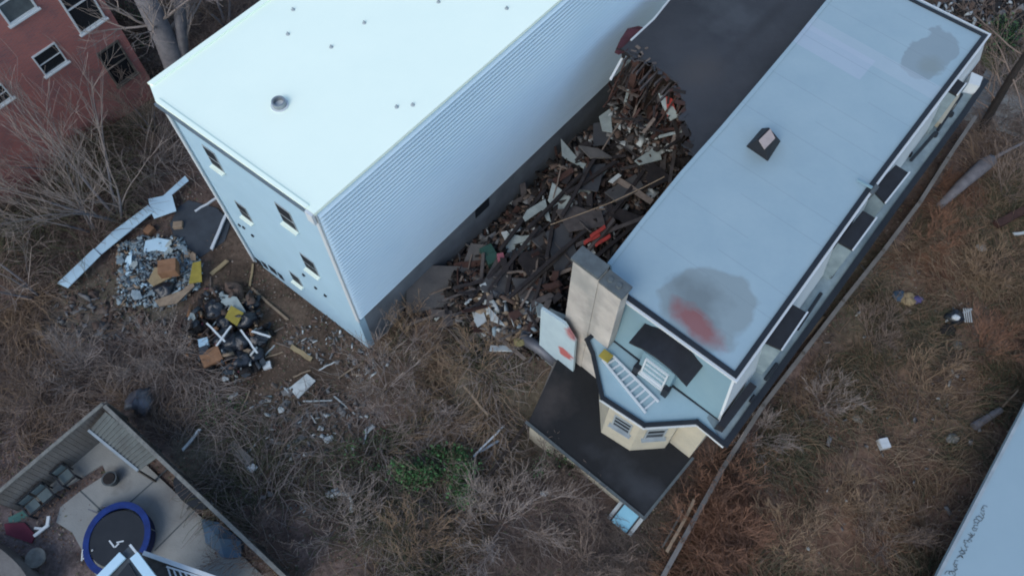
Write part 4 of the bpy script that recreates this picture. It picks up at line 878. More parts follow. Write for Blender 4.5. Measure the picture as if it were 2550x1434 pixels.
sheet([(1272, 572), (1292, 565), (1296, 572), (1278, 582)], 'white_paint', 'drywall_piece', 'tiny white strip between two pale panels', 'panel', .7)
sheet([(1440, 370), (1490, 365), (1525, 388), (1470, 392)], 'slab', 'fallen_slab', 'grey slab above the L-shaped panel', 'slab', 1.1, .1, .2)
sheet([(1515, 452), (1540, 430), (1548, 436), (1525, 458)], 'white_paint', 'drywall_piece', 'small white strip right of the L-shaped panel', 'panel', .9)
sheet([(1185, 765), (1200, 758), (1212, 800), (1190, 822), (1180, 800)], 'white_paint', 'drywall_piece', 'ragged whitish plaster piece at the rubble end', 'panel', .8)
sheet([(1215, 760), (1240, 790), (1258, 810), (1222, 800)], 'white_paint', 'drywall_piece', 'long whitish plaster strip near the lower rubble end', 'panel', .9)
sheet([(1265, 780), (1290, 770), (1300, 782), (1278, 800)], 'wood_red', 'board_box', 'reddish square board near the blue plaster wall', 'board', 1.1)
c = G(1290, 852, .7); sheet([(1272, 848), (1296, 836), (1306, 856), (1285, 868)], 'yellow', 'yellow_rag', 'dull yellow rag at the lower rubble edge', 'rag', .7) if False else None
ob = tag(MB().lump(G(1292, 852, .9), .22, .16, .12, 5, mi=0).build('foam_lump', mat('dull_yellow', (.22, .19, .09), None, 6, .9), None, loc=G(1292, 852, .9)), 'dull yellow foam lump at the lower rubble edge', 'foam')
mb = MB(); mb.tube([G(1295, 838, .8), G(1345, 868, .8), G(1390, 905, .75)], .22, 12); tag(mb.build('duct_pipe', 'duct', None, loc=G(1340, 870), smooth=True), 'grey round duct lying below the blue plaster wall', 'duct')
mb = MB(); mb.tube([P(1370, 560, 3.0), P(1440, 535, 3.2), P(1520, 505, 3.6), P(1600, 468, 4.4), P(1655, 440, 5.2)], .018, 5); tag(mb.build('loose_cable', 'wood_pale', None, loc=P(1500, 510, 3.5)), 'loose cable stretched over the rubble', 'cable')
for (px, py, nm) in [(1490, 578, 0), (1502, 600, 1), (1475, 596, 2)]: plank_px((px - 18, py + 10), (px + 16, py - 12), .14, .05, 'red', 'red_board', ['bright red board beside the left party wall', 'red board second from the pale roof edge', 'red board nearest the rubble centre'][nm], 'board', 1.1)
# many individual planks
cor_px = [(1005, 800), (1060, 690), (1190, 560), (1340, 420), (1360, 340), (1490, 340), (1530, 230), (1600, 200), (1690, 240), (1700, 330), (1710, 400), (1640, 480), (1520, 640), (1410, 690), (1395, 860), (1340, 900), (1200, 850), (1120, 790)]
groups = {'scrap_dark': ('dark charred timber in the central rubble', 'dark timbers in the collapse rubble'), 'scrap_grey': ('grey weathered board in the central rubble', 'grey boards in the collapse rubble'),
          'wood_red': ('reddish brown lath in the central rubble', 'reddish laths in the collapse rubble'), 'scrap_pale': ('pale splintered board in the central rubble', 'pale boards in the collapse rubble'), 'white_paint': ('white painted board scrap in the central rubble', 'white scraps in the collapse rubble')}
for k in range(290):
    px, py = rpoly(cor_px); m_ = random.choices(list(groups), [95, 85, 45, 45, 16])[0]
    if m_ == 'white_paint' and px < 1150: m_ = 'scrap_pale'
    L = random.choice([.4, .6, .9, 1.3, 1.9]) * (.5 if m_ == 'white_paint' else 1); w_ = random.choice([.05, .08, .13, .24]); yaw = random.gauss(math.atan2(DB.y, DB.x), .75)
    place_plank('timber' if m_ == 'scrap_dark' else 'lath' if m_ == 'wood_red' else 'board', px, py, L, w_, .05, yaw, random.gauss(0, .25), m_, groups[m_][0], 'timber' if m_ == 'scrap_dark' else 'board', groups[m_][1], rnd(.15, .9))
slab_mats = ['slab', 'scrap_dark', 'slab', 'tar2', 'scrap_grey', 'pale_panel']
slabs = [(1250, 700, 1.6, 1.1), (1330, 640, 1.4, .9), (1180, 640, 1.3, .8), (1400, 620, 1.7, 1.0), (1450, 540, 1.6, 1.1), (1390, 500, 1.2, .9), (1560, 470, 1.5, .9), (1620, 430, 1.2, .8), (1350, 590, 1.1, .8), (1500, 330, 1.0, .7), (1410, 350, 1.2, .8), (1290, 610, 1.0, .8), (1330, 720, 1.3, .9), (1560, 545, 1.4, .8), (1640, 300, 1.0, .8), (1480, 440, 1.3, .8), (1100, 790, 1.0, .7), (1370, 780, 1.1, .7)]
for k, (px, py, a_, b_) in enumerate(slabs):
    c = G(px, py, rnd(.45, .95)); mb = MB(); pts = [Vector((a_ / 2 * x_ + rnd(-.18, .18), b_ / 2 * y_ + rnd(-.15, .15), rnd(-.02, .02))) for x_, y_ in [[(-1, -1), (1, -1), (1, 1), (-1, 1)], [(-1, -1), (.9, -1), (1, 0), (.2, .2), (-.1, 1), (-1, 1)], [(-1, -.8), (0, -1), (1, -.9), (.7, .9), (-.9, 1)]][k % 3]]
    mb.solid(pts, (0, 0, -.05)); ob = mb.build('roofing_sheet', slab_mats[k % 6]); ob.location = c; ob.rotation_euler = (rnd(-.45, .45), rnd(-.35, .35), rnd(0, 3.1)); tag(ob, 'tilted torn roofing sheet lying in the central rubble', 'sheet', 'torn sheets in the collapse rubble')
for k in range(16):
    px, py = rpoly([(1200, 680), (1350, 480), (1500, 420), (1640, 440), (1520, 620), (1420, 660), (1380, 760), (1250, 760)])
    place_plank('long_timber', px, py, random.choice([2.6, 3.4, 4.2]), .14, .12, random.gauss(math.atan2(DB.y, DB.x), .35), random.gauss(0, .12), random.choice(['scrap_dark', 'scrap_grey', 'scrap_dark']), 'long timber lying lengthwise across the central rubble', 'timber', 'long timbers in the collapse rubble', rnd(.6, 1.1))
# rubble chunks, uncountable
def chunks(name, n_, poly, smin, smax, mats, wts, zr, label, cat, G_=None):
    pts = []; tries = 0
    while len(pts) < n_:
        px, py = rpoly(poly); z = .8
        p = G(px, py) if len(pts) % 1 == 0 else None; pts.append((p.x, p.y, p.z))
    pts = np.array(pts); s = rng.uniform(smin, smax, (n_, 3)) * np.array([1.25, .6, .22]) * rng.choice([.6, 1, 1, 1.7], (n_, 1)); R = rng.normal(size=(n_, 3, 3)); Qm, _ = np.linalg.qr(R)
    fl = rng.random(n_) < .5; yw = rng.uniform(0, 6.28, n_); 
    Rz = np.zeros((n_, 3, 3)); Rz[:, 0, 0] = np.cos(yw); Rz[:, 0, 1] = -np.sin(yw); Rz[:, 1, 0] = np.sin(yw); Rz[:, 1, 1] = np.cos(yw); Rz[:, 2, 2] = 1; Qm[fl] = Rz[fl]
    cube = np.array([(x, y, z) for z in (-.5, .5) for y in (-.5, .5) for x in (-.5, .5)])
    loc = cube[None] * (1 + rng.uniform(-.35, .35, (n_, 8, 3))) * s[:, None, :]; v = np.einsum('nij,nkj->nki', Qm, loc) + pts[:, None, :]; v[:, :, 2] += rng.uniform(zr[0], zr[1], (n_, 1))
    f = np.array([(0, 2, 3, 1), (4, 5, 7, 6), (0, 1, 5, 4), (2, 6, 7, 3), (0, 4, 6, 2), (1, 3, 7, 5)]); F_ = (f[None] + 8 * np.arange(n_)[:, None, None]).reshape(-1, 4)
    mi = np.repeat(rng.choice(len(mats), n_, p=np.array(wts) / sum(wts)), 6); o = npmesh(name, v.reshape(-1, 3), F_, mats, mi); stuff(o, label, cat)
chunks('rubble', 6500, cor_px, .05, .34, ['rubble_dark', 'rubble_brown', 'rubble_grey', 'rubble_brick', 'scrap_pale', 'white_paint'], [48, 24, 10, 8, 6, 1.8], (0, .45), 'broken masonry and timber rubble filling the gap between buildings', 'rubble')
chunks('rubble', 700, [(1500, 300), (1560, 280), (1640, 300), (1690, 340), (1660, 400), (1580, 400), (1510, 360)], .08, .3, ['rubble_grey', 'white_paint', 'rubble_brown', 'rubble_dark'], [4, 1.6, 3, 3], (.3, .9), 'pale plaster rubble just below the torn roof', 'rubble')
chunks('rubble', 420, [(1180, 750), (1260, 740), (1330, 780), (1340, 850), (1280, 860), (1200, 850)], .08, .32, ['rubble_grey', 'white_paint', 'rubble_brown', 'wood_pale', 'rubble_blue'], [3, 1.2, 4, 3, 1], (.2, .8), 'pale splinters and plaster at the lower end of the rubble', 'rubble')
chunks('rubble', 3600, [(300, 612), (360, 595), (450, 600), (500, 660), (495, 720), (430, 765), (300, 760)], .05, .17, ['rubble_blue', 'rubble_grey', 'wood_pale', 'rubble_dark', 'skyblue'], [12, 5, 2, 4, 1.2], (.02, .24), 'bluish broken tile and plaster heap left of the building', 'rubble')
chunks('rubble', 420, [(470, 790), (520, 715), (640, 740), (670, 830), (650, 930), (560, 945), (475, 900)], .06, .3, ['rubble_dark', 'rubble_brown', 'wood_pale', 'white_paint', 'pink', 'cardboard', 'tarp'], [10, 5, 2, 1.6, .6, 1.5, 5], (.02, .55), 'mixed household debris around the black rubbish bags', 'rubble')
chunks('rubble', 500, [(250, 780), (90, 800), (60, 700), (300, 680), (460, 800), (700, 1000), (860, 1150), (800, 1300), (560, 1200), (560, 1000)], .04, .16, ['rubble_grey', 'rubble_brown', 'white_paint', 'rubble_brick'], [6, 5, .7, 2], (.0, .08), 'scattered small rubble bits across the dirt', 'rubble')
chunks('rubble', 330, [(690, 950), (800, 960), (900, 1000), (960, 1060), (850, 1150), (700, 1150), (640, 1040)], .05, .24, ['rubble_grey', 'white_paint', 'scrap_pale', 'rubble_brown'], [5, 2.4, 5, 4], (.0, .1), 'pale scraps and litter strewn down the bare dirt', 'rubble')
chunks('rubble', 110, [(150, 740), (300, 730), (400, 820), (300, 860), (120, 850)], .08, .3, ['rubble_grey', 'rubble_brown', 'scrap_pale'], [6, 4, 2], (.0, .1), 'grey stones on the ground below the pale metal strip', 'rubble')
chunks('rubble', 260, [(870, 790), (800, 780), (700, 850), (900, 960), (980, 900), (930, 860)], .04, .16, ['rubble_grey', 'rubble_brown', 'white_paint'], [5, 4, 1], (.0, .06), 'stones scattered below the corner of the white building', 'rubble')
chunks('rubble', 160, [(1750, 700), (2400, 500), (2500, 1000), (2300, 1400), (1750, 1400), (1700, 1200)], .05, .17, ['rubble_grey', 'white_paint', 'rubble_brown'], [5, .8, 4], (.05, .2), 'small bits of litter across the brushy lot', 'rubble')
chunks('rubble', 900, [(2250, 50), (2460, -20), (2560, -20), (2560, 100), (2480, 110), (2440, 80)], .1, .4, ['rubble_grey', 'white_paint', 'rubble_dark', 'rubble_brown'], [5, 1.5, 6, 3], (0, .3), 'pale stones and debris by the street at the top right', 'rubble')
# labelled litter in the lots
for (px, py, sx_, m_, label, nm) in [(625, 1163, .22, 'white_trim', 'crumpled white bag in the brush left of centre', 'plastic_bag'), (2445, 618, .2, 'white_paint', 'pale greenish bag high in the brushy right lot', 'plastic_bag'), (1355, 1228, .13, 'white_trim', 'small white bag below the extension roof', 'plastic_bag'), (830, 1228, .24, 'white_paint', 'white crumpled bag at the end of a bent pipe', 'plastic_bag'), (818, 1093, .17, 'white_paint', 'pale stone block above the white bent pipe', 'stone'), (948, 1343, .13, 'white_paint', 'small pale stone in the lower central brambles', 'stone'), (2385, 860, .2, 'rock', 'pale stone below the black and white bag', 'stone'), (700, 1020, .14, 'white_paint', 'small white litter piece on dirt below the square panel', 'litter'), (560, 943, .13, 'white_paint', 'small white piece below the cardboard box', 'litter'), (2372, 1092, .22, 'rock', 'grey stone close to the lower right flat roof', 'stone'), (2135, 1043, .18, 'rock', 'pale stone in the middle of the right lot', 'stone')]:
    c = G(px, py, .15); tag(MB().lump(c, sx_, sx_ * .8, sx_ * .5, int(px), rough=.45).build(nm, m_, None, loc=c), label, 'bag' if 'bag' in nm else nm)
mb = MB(); mb.tube([G(830, 1228, .25), G(862, 1230, .3), G(876, 1245, .3), G(875, 1275, .2)], .07, 8); tag(mb.build('bent_pipe', 'white_paint', None, loc=G(862, 1240), smooth=True), 'white bent pipe in the brush below the dirt clearing', 'pipe')
bgt = thing('litter_heap', 'black and white rubbish sack spilled in the right lot', 'bag', G(2375, 795)); c = G(2378, 790, .25)
MB().lump(c, .38, .3, .24, 3).build('sack', 'bag', bgt, smooth=True); MB().lump(c + Vector((-.1, -.1, .22)), .15, .12, .08, 8).build('white_item', 'white_trim', bgt); MB().lump(c + Vector((-.35, -.5, -.05)), .3, .25, .12, 9).build('sack', 'rubble_dark', bgt)
mb = MB()
for k in range(4): mb.bar(c + Vector((.28 + .08 * k, -.25, .1)), c + Vector((.33 + .08 * k, .3, .14)), .035, .03)
mb.build('slats', 'white_paint', bgt)
b2 = thing('cloth_heap', 'tan and blue cloth bundle in the right lot near the fence', 'cloth', G(2260, 745)); c = G(2260, 745, .15)
MB().lump(c, .35, .28, .16, 3).build('tan_cloth', 'wood_tan', b2); MB().lump(c + Vector((-.3, .15, .0)), .28, .22, .12, 6).build('blue_cloth', 'bluetarp', b2); MB().lump(c + Vector((.38, -.02, .0)), .24, .16, .1, 7).build('purple_cloth', mat('purple_cloth', (.09, .08, .2), None, 4, .8), b2)
c = G(350, 1000, .3); tag(MB().lump(c, .45, .6, .35, 77, rough=.5).build('covered_barrel', 'duct', None, loc=c, smooth=True), 'bluish grey tarp covered barrel behind the patio fence corner', 'barrel')
c = G(600, 1130, .2); tag(MB().box(c, 1.1, .35, .25, DA, DB).build('concrete_block', 'concrete_d', None, loc=c), 'dull concrete block in the brush near the patio fence', 'block')

# ================================================================ vegetation
def branch(mb, p, d, L, r, lev, spread, droop=0.0, wig=.25, kids=(3, 5), mi=0, n=4, minr=.0062):
    k = max(3, int(4 + lev)); pts = [p]; rs = [r]; d = d.normalized(); q = p
    nodes = []
    for s_ in range(k):
        d = (d + Vector((rnd(-1, 1), rnd(-1, 1), rnd(-.7, .7))) * wig * .5 - UP * droop * .1).normalized(); q = q + d * (L / k); pts.append(q); rs.append(max(minr, r * (1 - .7 * (s_ + 1) / k))); nodes.append((q, d, rs[-1]))
    mb.tube(pts, rs, n if r > .03 else 3, mi)
    if lev > 0:
        for c_ in range(random.randint(*kids)):
            q, dd_, rr = random.choice(nodes[1:]); a_ = Vector((rnd(-1, 1), rnd(-1, 1), rnd(-.3, 1)))
            branch(mb, q, (dd_ + a_.normalized() * spread).normalized(), L * rnd(.45, .7), rr * .7, lev - 1, spread, droop, wig, kids, mi, n, minr)
def bare_tree(name, base, height, nst, r, lev, spread, label, m_='twig', lean=Vector((0, 0, 0)), cat='tree', out=.5, kids=(3, 5), trunk_m='bark', group=None):
    root = thing(name, label, cat, base, group); tk = MB(); cr_ = MB()
    for s_ in range(nst):
        a_ = 2 * math.pi * s_ / nst + rnd(-.4, .4); d = (UP + Vector((math.cos(a_), math.sin(a_), 0)) * out * rnd(.5, 1.1) + lean).normalized()
        b_ = base + Vector((math.cos(a_), math.sin(a_), 0)) * r * 1.2 * (nst > 1) - UP * .15; pts = [b_]; L = height * rnd(.4, .55); dd_ = d
        for k in range(4): dd_ = (dd_ + Vector((rnd(-1, 1), rnd(-1, 1), 0)) * .12).normalized(); pts.append(pts[-1] + dd_ * L / 4)
        tk.tube(pts, [r, r * .85, r * .72, r * .62, r * .5], 7)
        for k in range(random.randint(3, 5)):
            q = pts[random.choice([2, 3, 4])]; branch(cr_, q, (dd_ + Vector((rnd(-1, 1), rnd(-1, 1), rnd(-.2, .8))) * spread * .8), height * rnd(.35, .6), r * .42, lev, spread, kids=kids)
        branch(cr_, pts[-1], dd_, height * .5, r * .5, lev, spread, kids=kids)
    tk.build('trunk', trunk_m, root); cr_.build('crown', m_, root); return root
bare_tree('bare_tree', G(293, 545), 6.4, 5, .075, 2, .6, 'pale grey bare multi stemmed tree in front of the brick wall', out=.55, lean=Vector((-.12, .1, 0)))
bare_tree('bare_tree', G(230, 575), 5.0, 3, .055, 2, .65, 'small bare tree left of the pale metal sheet', m_='twig', out=.7)
bare_tree('bare_tree', G(92, 735), 5.2, 3, .055, 2, .6, 'leaning bare sapling near the left picture edge', out=.5, lean=Vector((-.25, .1, 0)))
bare_tree('bare_tree', G(20, 560), 4.5, 3, .05, 2, .8, 'bare tree in the thicket at the left edge', m_='twig2', out=.6)
bare_tree('bare_tree', G(160, 420), 4.0, 3, .045, 2, .8, 'slim bare tree under the small square brick wall window', m_='twig2', out=.6)
bare_tree('bare_tree', G(30, 350), 4.0, 3, .045, 2, .8, 'slim bare tree at the far left below the brick wall window', m_='twig2', out=.6)
bare_tree('bare_tree', G(380, 330), 3.2, 3, .04, 2, .8, 'bare shrub tree close to the white roof corner', m_='twig2', out=.6)
bt = thing('large_tree', 'large grey tree trunk rising behind the white roof corner', 'tree', G(500, 290)); c = G(500, 290)
tk = MB(); tk.tube([c - UP * .2, c + Vector((-.1, .1, 2)), c + Vector((.1, .2, 4.5)), c + Vector((.15, .3, 8.5))], [.62, .52, .45, .36], 14); tk.tube([c + Vector((.1, .1, 2.5)), c + Vector((.9, .5, 5.2)), c + Vector((1.6, 1.3, 8))], [.3, .24, .15], 8); tk.build('trunk', 'bark', bt, smooth=True)
cr_ = MB()
for k in range(9): branch(cr_, c + Vector((.1, .2, rnd(2.2, 7))), Vector((rnd(-1, 1), rnd(-1, 1), rnd(0, .7))), rnd(2, 3.2), .07, 3, .8, kids=(3, 4))
cr_.build('crown', 'twig', bt)
bare_tree('bare_tree', G(560, 60), 4.5, 3, .08, 3, .8, 'bare tree right of the large trunk behind the white roof', m_='twig2')
# lower / central shrubs
for k, (px, py, h_, st, m_, label) in enumerate([(960, 965, 2.4, 6, 'twig', 'star shaped bare shrub below the white building corner'), (1245, 1300, 2.6, 9, 'twig', 'dense pale bare shrub left of the extension'), (1075, 1040, 1.5, 4, 'twig', 'bare shrub above the green bush'), (1200, 900, 1.8, 5, 'twig4', 'bare shrub at the end of the rubble beside the grey beam'), (1040, 850, 1.7, 5, 'twig4', 'straw coloured shrub beside the foundation corner'), (860, 1300, 2.0, 6, 'twig', 'bare shrub low in the picture right of the patio'), (1040, 1350, 2.0, 7, 'twig4', 'tangled straw shrub at the bottom below the green bush'), (420, 880, 1.8, 5, 'twig', 'low bare shrub left of the black bags'), (200, 930, 2.0, 5, 'twig', 'bare shrub in the left thicket above the patio'), (90, 1010, 2.2, 6, 'twig2', 'dark bare shrub above the board fence'), (640, 1380, 1.8, 5, 'twig2', 'dark bare shrub just outside the patio fence'), (1450, 1390, 1.9, 6, 'twig2', 'dark shrub at the bottom left of the bulkhead'), (1390, 1170, 1.3, 5, 'twig2', 'dark shrub under the extension roof edge'), (1760, 1330, 1.9, 9, 'twig3', 'rusty red shrub right of the alley fence at the bottom'), (1790, 1180, 1.7, 7, 'twig3', 'rusty shrub right of the alley fence by the house corner'), (1960, 1350, 1.7, 7, 'twig4', 'straw brown shrub at the bottom of the right lot'), (2090, 1250, 1.6, 7, 'twig4', 'straw brown shrub lower middle of the right lot'), (2200, 1340, 1.6, 6, 'twig2', 'brown shrub beside the lower right flat roof'), (2050, 1000, 1.5, 6, 'twig', 'greyish shrub beside the alley fence'), (2300, 950, 1.6, 7, 'twig4', 'straw shrub in the middle of the right lot'), (2450, 870, 1.6, 6, 'twig3', 'rusty shrub at the right side of the lot'), (2440, 700, 1.7, 7, 'twig4', 'straw shrub high in the right lot near the picture edge'), (2330, 610, 1.5, 6, 'twig3', 'rusty shrub high beside the alley fence'), (2500, 480, 2.2, 5, 'twig2', 'dark bare shrub behind the grey log'), (2170, 840, 1.4, 6, 'twig2', 'brown shrub right of the fence below the cloth bundle'), (1870, 1090, 1.4, 6, 'twig', 'grey shrub near the house rear right corner')]):
    bare_tree('bare_shrub', G(px, py), h_, st, .022, 2, .8, label, m_=m_, cat='shrub', out=.9, kids=(3, 5), trunk_m=m_)
# top right trees
tt = thing('bare_tree', 'dark leaning bare tree at the upper right corner', 'tree', G(2440, 330)); c = G(2440, 330); tk = MB(); tk.tube([c - UP * .2, P(2470, 275, 2.2), P(2520, 190, 4.2), P(2585, 90, 6)], [.2, .17, .14, .11], 9); tk.build('trunk', 'rubble_dark', tt)
cr_ = MB()
for (x, y, z) in [(2470, 275, 2.2), (2520, 190, 4.2), (2500, 230, 3.2), (2550, 140, 5), (2480, 250, 2.8)]:
    for k in range(2): branch(cr_, P(x, y, z), Vector((rnd(-1, .6), rnd(-.5, 1), rnd(-.2, .5))), rnd(1.5, 2.6), .04, 3, .8, kids=(3, 4))
cr_.build('crown', 'twig2', tt)
lg = thing('fallen_log', 'grey fallen log with a branch in the right lot near the fence', 'log', G(2400, 455)); mb = MB(); mb.tube([G(2338, 515, .35), G(2395, 460, .5), G(2450, 412, .6), G(2470, 398, .6)], [.14, .23, .28, .24], 10); mb.build('log_stem', 'bark', lg, smooth=True)
mb = MB(); mb.tube([G(2450, 410, .3), G(2500, 380, .8), G(2560, 350, 1.2)], [.1, .07, .05], 6); mb.build('log_branch', 'bark', lg)
lg = thing('fallen_log', 'grey log stub in the grass by the lower right flat roof', 'log', G(2450, 1050)); mb = MB(); mb.tube([G(2425, 1062, .15), G(2492, 1020, .25)], [.15, .12], 9); mb.build('log_stem', 'bark', lg)
# leafy bushes
def leaves(name, n_, cen, rad, size, mats, label, cat, flat_=1.0, parent=None, nm='foliage'):
    c = cen + rng.normal(size=(n_, 3)) * np.array(rad) * .5; c[:, 2] = np.maximum(c[:, 2], g(c[:, 0], c[:, 1]) + .02)
    u = rng.normal(size=(n_, 3)); u /= np.linalg.norm(u, axis=1)[:, None]; w_ = rng.normal(size=(n_, 3)); v = np.cross(u, w_); v /= np.linalg.norm(v, axis=1)[:, None]
    s = rng.uniform(.5, 1.2, (n_, 1)) * size; q = np.stack([c - u * s, c - v * s * .5, c + u * s, c + v * s * .5], 1); o0 = np.array(ORG[parent.name]) if parent else np.zeros(3)
    o = npmesh(nm, q.reshape(-1, 3) - o0, np.arange(4 * n_).reshape(-1, 4), mats, rng.integers(0, len(mats), n_)); 
    if parent: o.parent = parent
    return o
def bush(px, py, rad, n_, size, mats, label):
    c = G(px, py); r = thing('leafy_bush', label, 'bush', c); cl = MB()
    for k in range(7): branch(cl, c, Vector((rnd(-1, 1), rnd(-1, 1), 1)), rad[2] * 1.6, .02, 1, .8)
    cl.build('stems', 'twig2', r)
    k_ = 12; pts = [np.array(c) + np.array([rnd(-.5, .5) * rad[0] * 2, rnd(-.5, .5) * rad[1] * 2, rnd(.1, 1) * rad[2]]) for _ in range(k_)]
    cc2 = np.concatenate([np.repeat(p[None], n_ // k_, 0) for p in pts]); n2 = len(cc2); leaves('', n2, cc2, (.45, .4, .3), size, mats, '', '', parent=r)
bush(1100, 1190, (1.3, .9, 1.4), 6500, .065, ['leafgreen', 'leafgreen', 'leaf4', 'leaf4'], 'dark green leafy bush left of the extension roof')
bush(900, 1150, (1.1, .9, .7), 900, .05, ['leaf4', 'leafgreen', 'leaf4'], 'thin olive green bush left of the dark green one')
bush(555, 1040, (.7, .5, .4), 500, .05, ['leafgreen', 'leaf4'], 'small green bush right of the patio fence corner')
bush(340, 80, (1.6, 1.4, 1.0), 2200, .07, ['leaf4', 'leafdark', 'leafgreen'], 'olive evergreen bush between brick wall and large trunk')
bush(2480, 120, (1.1, .9, 1.2), 1800, .08, ['leafdark', 'leafdark', 'leafgreen'], 'blackish evergreen bush beyond the far roof corner')
bush(1400, 1150, (.9, .6, .6), 900, .05, ['leafgreen', 'leaf4', 'leafdark'], 'low green bush in the shade of the extension roof')
bush(1690, 60, (.01, .01, .01), 12, .01, ['leafdark'], 'x') if False else None
# brambles: thin arching stems
def brambles(name, n_, poly, mats, label, Lr=(.6, 1.8), rad=.009, hgt=.5, K=6, keep=None):
    poly_w = [G(x, y) for x, y in poly]; pw = [(p.x, p.y) for p in poly_w]; b_ = []
    while len(b_) < n_:
        x, y = rpoly(pw)
        if keep is None or keep(x, y): b_.append((x, y))
    b_ = np.array(b_); az = 9 * vnoise(b_[:, 0], b_[:, 1], 2.2, 4) + rng.normal(0, .75, n_); L = rng.uniform(*Lr, n_); up0 = rng.uniform(.15, 1.3, n_) * hgt
    t = np.linspace(0, 1, K)[None]; bend = rng.normal(0, .9, n_)[:, None]; az2 = az[:, None] + bend * t
    step = L[:, None] / (K - 1); dx = np.cumsum(np.cos(az2) * step, 1) - np.cos(az2[:, :1]) * step; dy = np.cumsum(np.sin(az2) * step, 1) - np.sin(az2[:, :1]) * step
    x = b_[:, :1] + dx; y = b_[:, 1:] + dy; arch = up0[:, None] * (np.sin(np.pi * t * rng.uniform(.5, 1.05, (n_, 1)))) * np.minimum(L[:, None], 1.6); z = g(b_[:, :1], b_[:, 1:]) * (1 - t) + g(x, y) * t + arch + .01
    pts = np.stack([x, y, z], -1); pts[:, 1:-1] += rng.normal(0, .03, pts[:, 1:-1].shape); tan = np.gradient(pts, axis=1); tan /= np.linalg.norm(tan, axis=2, keepdims=True) + 1e-9
    ref = np.array([.3, .2, .93]); u = np.cross(tan, ref); u /= np.linalg.norm(u, axis=2, keepdims=True) + 1e-9; v = np.cross(tan, u)
    r = (rad * rng.uniform(.5, 1.5, (n_, 1)) * (1 - .65 * t))[..., None]; ring_ = []
    for k in range(3): a_ = 2 * np.pi * k / 3; ring_.append(pts + (u * np.cos(a_) + v * np.sin(a_)) * r)
    Vv = np.stack(ring_, 2).reshape(-1, 3); base = (np.arange(n_)[:, None, None] * K * 3 + np.arange(K - 1)[None, :, None] * 3); k3 = np.arange(3)[None, None]; k4 = (k3 + 1) % 3
    F_ = np.stack([base + k3, base + k4, base + 3 + k4, base + 3 + k3], -1).reshape(-1, 4); q_ = vnoise(b_[:, 0], b_[:, 1], 1.7, 21) * .45 + vnoise(b_[:, 0], b_[:, 1], 4.5, 22) * .55; mi = np.clip(((q_ - .22) / .56 * .7 + rng.random(n_) * .3) * len(mats), 0, len(mats) - 1e-6).astype(int); mi = np.repeat(mi, (K - 1) * 3)
    stuff(npmesh(name, Vv, F_, mats, mi), label, 'brambles')
def sdl(x, y): return (x - WB.x) * .7565 - (y - WB.y) * .654
def outside(x, y):
    s_ = sdl(x, y); al = (x - WB.x) * .654 + (y - WB.y) * .7565
    return not (al > -.1 and -WW - .15 < s_ < .2)
def patchy(x, y): return random.random() < .1 + 1.0 * float(sstep(.3, .62, vnoise(x, y, 2.3, 9) * .6 + vnoise(x, y, .8, 10) * .4))
DIRT = [[(p.x, p.y) for p in (G(x_, y_) for x_, y_ in q_)] for q_ in ([(540, 930), (640, 900), (720, 830), (900, 860), (1010, 930), (960, 1040), (900, 1140), (800, 1240), (700, 1180), (720, 1080), (640, 1040), (560, 1000)], [(720, 1320), (860, 1300), (1000, 1380), (1010, 1470), (760, 1480)], [(100, 740), (300, 720), (420, 800), (300, 860), (120, 850)])]
THIN = [(p.x, p.y) for p in (G(x_, y_) for x_, y_ in [(480, 930), (620, 1020), (900, 1130), (960, 1250), (900, 1480), (720, 1480), (560, 1200), (420, 1000)])]
def bare_clear(x, y): return outside(x, y) and patchy(x, y) and (random.random() < .12 or not any(inpoly(x, y, q_) for q_ in DIRT)) and (random.random() < .45 or not inpoly(x, y, THIN))
brambles('brambles', 3300, [(-150, 250), (250, 250), (420, 330), (470, 420), (300, 560), (140, 700), (-150, 760)], ['twig2', 'leaf4', 'twig2', 'twig'], 'grey bare thicket in front of the brick wall', (.6, 2.2), .013, .7, keep=lambda x, y: outside(x, y) and patchy(x, y))
brambles('brambles', 2000, [(-150, -60), (560, -60), (640, 20), (430, 170), (380, 220), (250, 250), (-150, 250)], ['twig2', 'twig4', 'twig'], 'dark thicket at the upper left behind the white building', (.6, 2), .01, .7, keep=lambda x, y: outside(x, y) and ((Vector((x, y, 0)) - bb0).dot(DA) < -.1 or (Vector((x, y, 0)) - bb0).dot(DB) > .2))
brambles('brambles', 4600, [(-150, 740), (140, 720), (330, 790), (470, 840), (560, 980), (600, 1060), (420, 1100), (262, 980), (0, 1200), (-150, 1200)], ['twig', 'twig2', 'twig4', 'twig2'], 'brown tangle between the rubble heaps and the patio fence', (.5, 1.8), .012, .4, keep=bare_clear)
brambles('brambles', 6000, [(760, 1020), (840, 930), (930, 890), (1010, 810), (1130, 800), (1210, 870), (1330, 960), (1310, 1050), (1200, 1180), (1230, 1500), (750, 1500), (520, 1200), (560, 1060)], ['twig2', 'twig', 'leaf4', 'twig', 'twig4', 'straw'], 'grey brown bramble tangle in the lower centre', (.5, 1.9), .013, .5, keep=bare_clear)
brambles('brambles', 2500, [(1230, 1500), (1210, 1190), (1330, 1110), (1540, 1290), (1620, 1320), (1700, 1200), (1750, 1180), (1650, 1434), (1640, 1500)], ['twig2', 'twig2', 'leaf4'], 'low dark brush around the extension and bulkhead', (.4, 1.3), .008, .3)
fence_right = lambda x, y: True
lot = [(1670, 1500), (1680, 1420), (1820, 1170), (1920, 1020), (2020, 890), (2120, 760), (2300, 530), (2400, 470), (2600, 430), (2600, 900), (2540, 1080), (2330, 1440), (2300, 1500)]
brambles('brambles', 12500, lot, ['twig2', 'twig4', 'leaf4', 'twig4', 'straw', 'twig3'], 'dense brown and rusty brush covering the right lot', (.3, 1.2), .011, .4, keep=patchy)
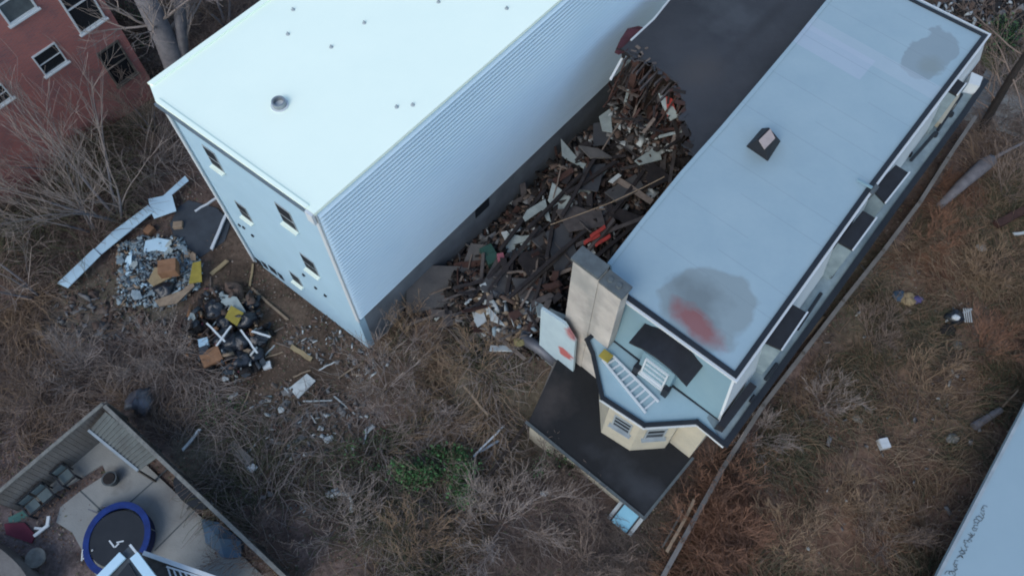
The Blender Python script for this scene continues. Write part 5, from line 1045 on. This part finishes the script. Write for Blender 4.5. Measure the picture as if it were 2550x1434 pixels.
brambles('brambles', 3000, [(1670, 1500), (1690, 1420), (1800, 1210), (1850, 1180), (1900, 1260), (1850, 1500)], ['twig3', 'twig3', 'twig4'], 'rusty orange canes along the alley fence', (.6, 1.6), .009, .6)
brambles('brambles', 1200, [(2310, 540), (2340, 440), (2430, 440), (2460, 520), (2380, 560)], ['twig3', 'twig2'], 'rusty canes near the fallen log', (.5, 1.3), .009, .4)
brambles('brambles', 1700, [(2400, 440), (2450, 230), (2560, 100), (2620, 200), (2620, 440)], ['twig', 'twig2', 'twig4'], 'bare grey brush at the upper right', (.6, 1.8), .01, .5)
# leaf litter
def litter(n_, box_, size, label):
    x = rng.uniform(box_[0], box_[1], n_); y = rng.uniform(box_[2], box_[3], n_); cl = vnoise(x, y, .9, 12) * .5 + vnoise(x, y, 4, 13) * .5; k = rng.random(n_) < sstep(.3, .65, cl) * .9 + .1; x, y = x[k], y[k]
    s_ = sdl(x, y); al = (x - WB.x) * .654 + (y - WB.y) * .7565; ok = ~((al > -.1) & (s_ > -WW - .1) & (s_ < .2)); x, y = x[ok], y[ok]; m_ = len(x)
    c = np.stack([x, y, g(x, y) + rng.uniform(.01, .05, m_)], -1); a_ = rng.uniform(0, 6.28, m_); s = rng.uniform(.4, 1.3, (m_, 1)) * size; tl = rng.normal(0, .35, (m_, 2))
    u = np.stack([np.cos(a_), np.sin(a_), tl[:, 0]], -1); v = np.stack([-np.sin(a_), np.cos(a_), tl[:, 1]], -1) * .6; q = np.stack([c - u * s, c - v * s, c + u * s, c + v * s], 1)
    right = sstep(-1, 1, (x - 5.5) * .7565 - (y - 4) * .654); pr = rng.random(m_); red = vnoise(x, y, 3, 14)
    mi = np.where(pr < .40, 0, np.where(pr < .40 + .35 * right * red + .12 * red, 1, np.where(pr < .86, 3, 2))); mi = np.where((mi == 3) & (rng.random(m_) < .5), 0, mi)
    stuff(npmesh('leaf_litter', q.reshape(-1, 3), np.arange(4 * m_).reshape(-1, 4), ['leaf1', 'leaf2', 'leaf3', 'leaf4'], mi), label, 'leaves')
litter(150000, (-24, 24, 0, 34), .05, 'fallen brown leaves scattered over the ground')
# pavement and grass strip, top right
struct(MB().prism([G(x, y) for x, y in [(2455, 175), (2620, 300), (2620, 380), (2500, 330), (2400, 300), (2420, 240)]], .5, 1.26).build('pavement', 'concrete'))
gp = [G(x, y) for x, y in [(2430, 110), (2470, 90), (2620, 170), (2620, 300), (2455, 178)]]; pg = MB().prism(gp, .5, 1.24).build('grass_strip', 'grass'); struct(pg)
brambles('grass', 1500, [(2440, 115), (2480, 100), (2620, 180), (2620, 290), (2460, 180)], ['grass', 'grass', 'leafgreen'], 'yellow green grass strip by the pavement', (.15, .4), .012, .5)
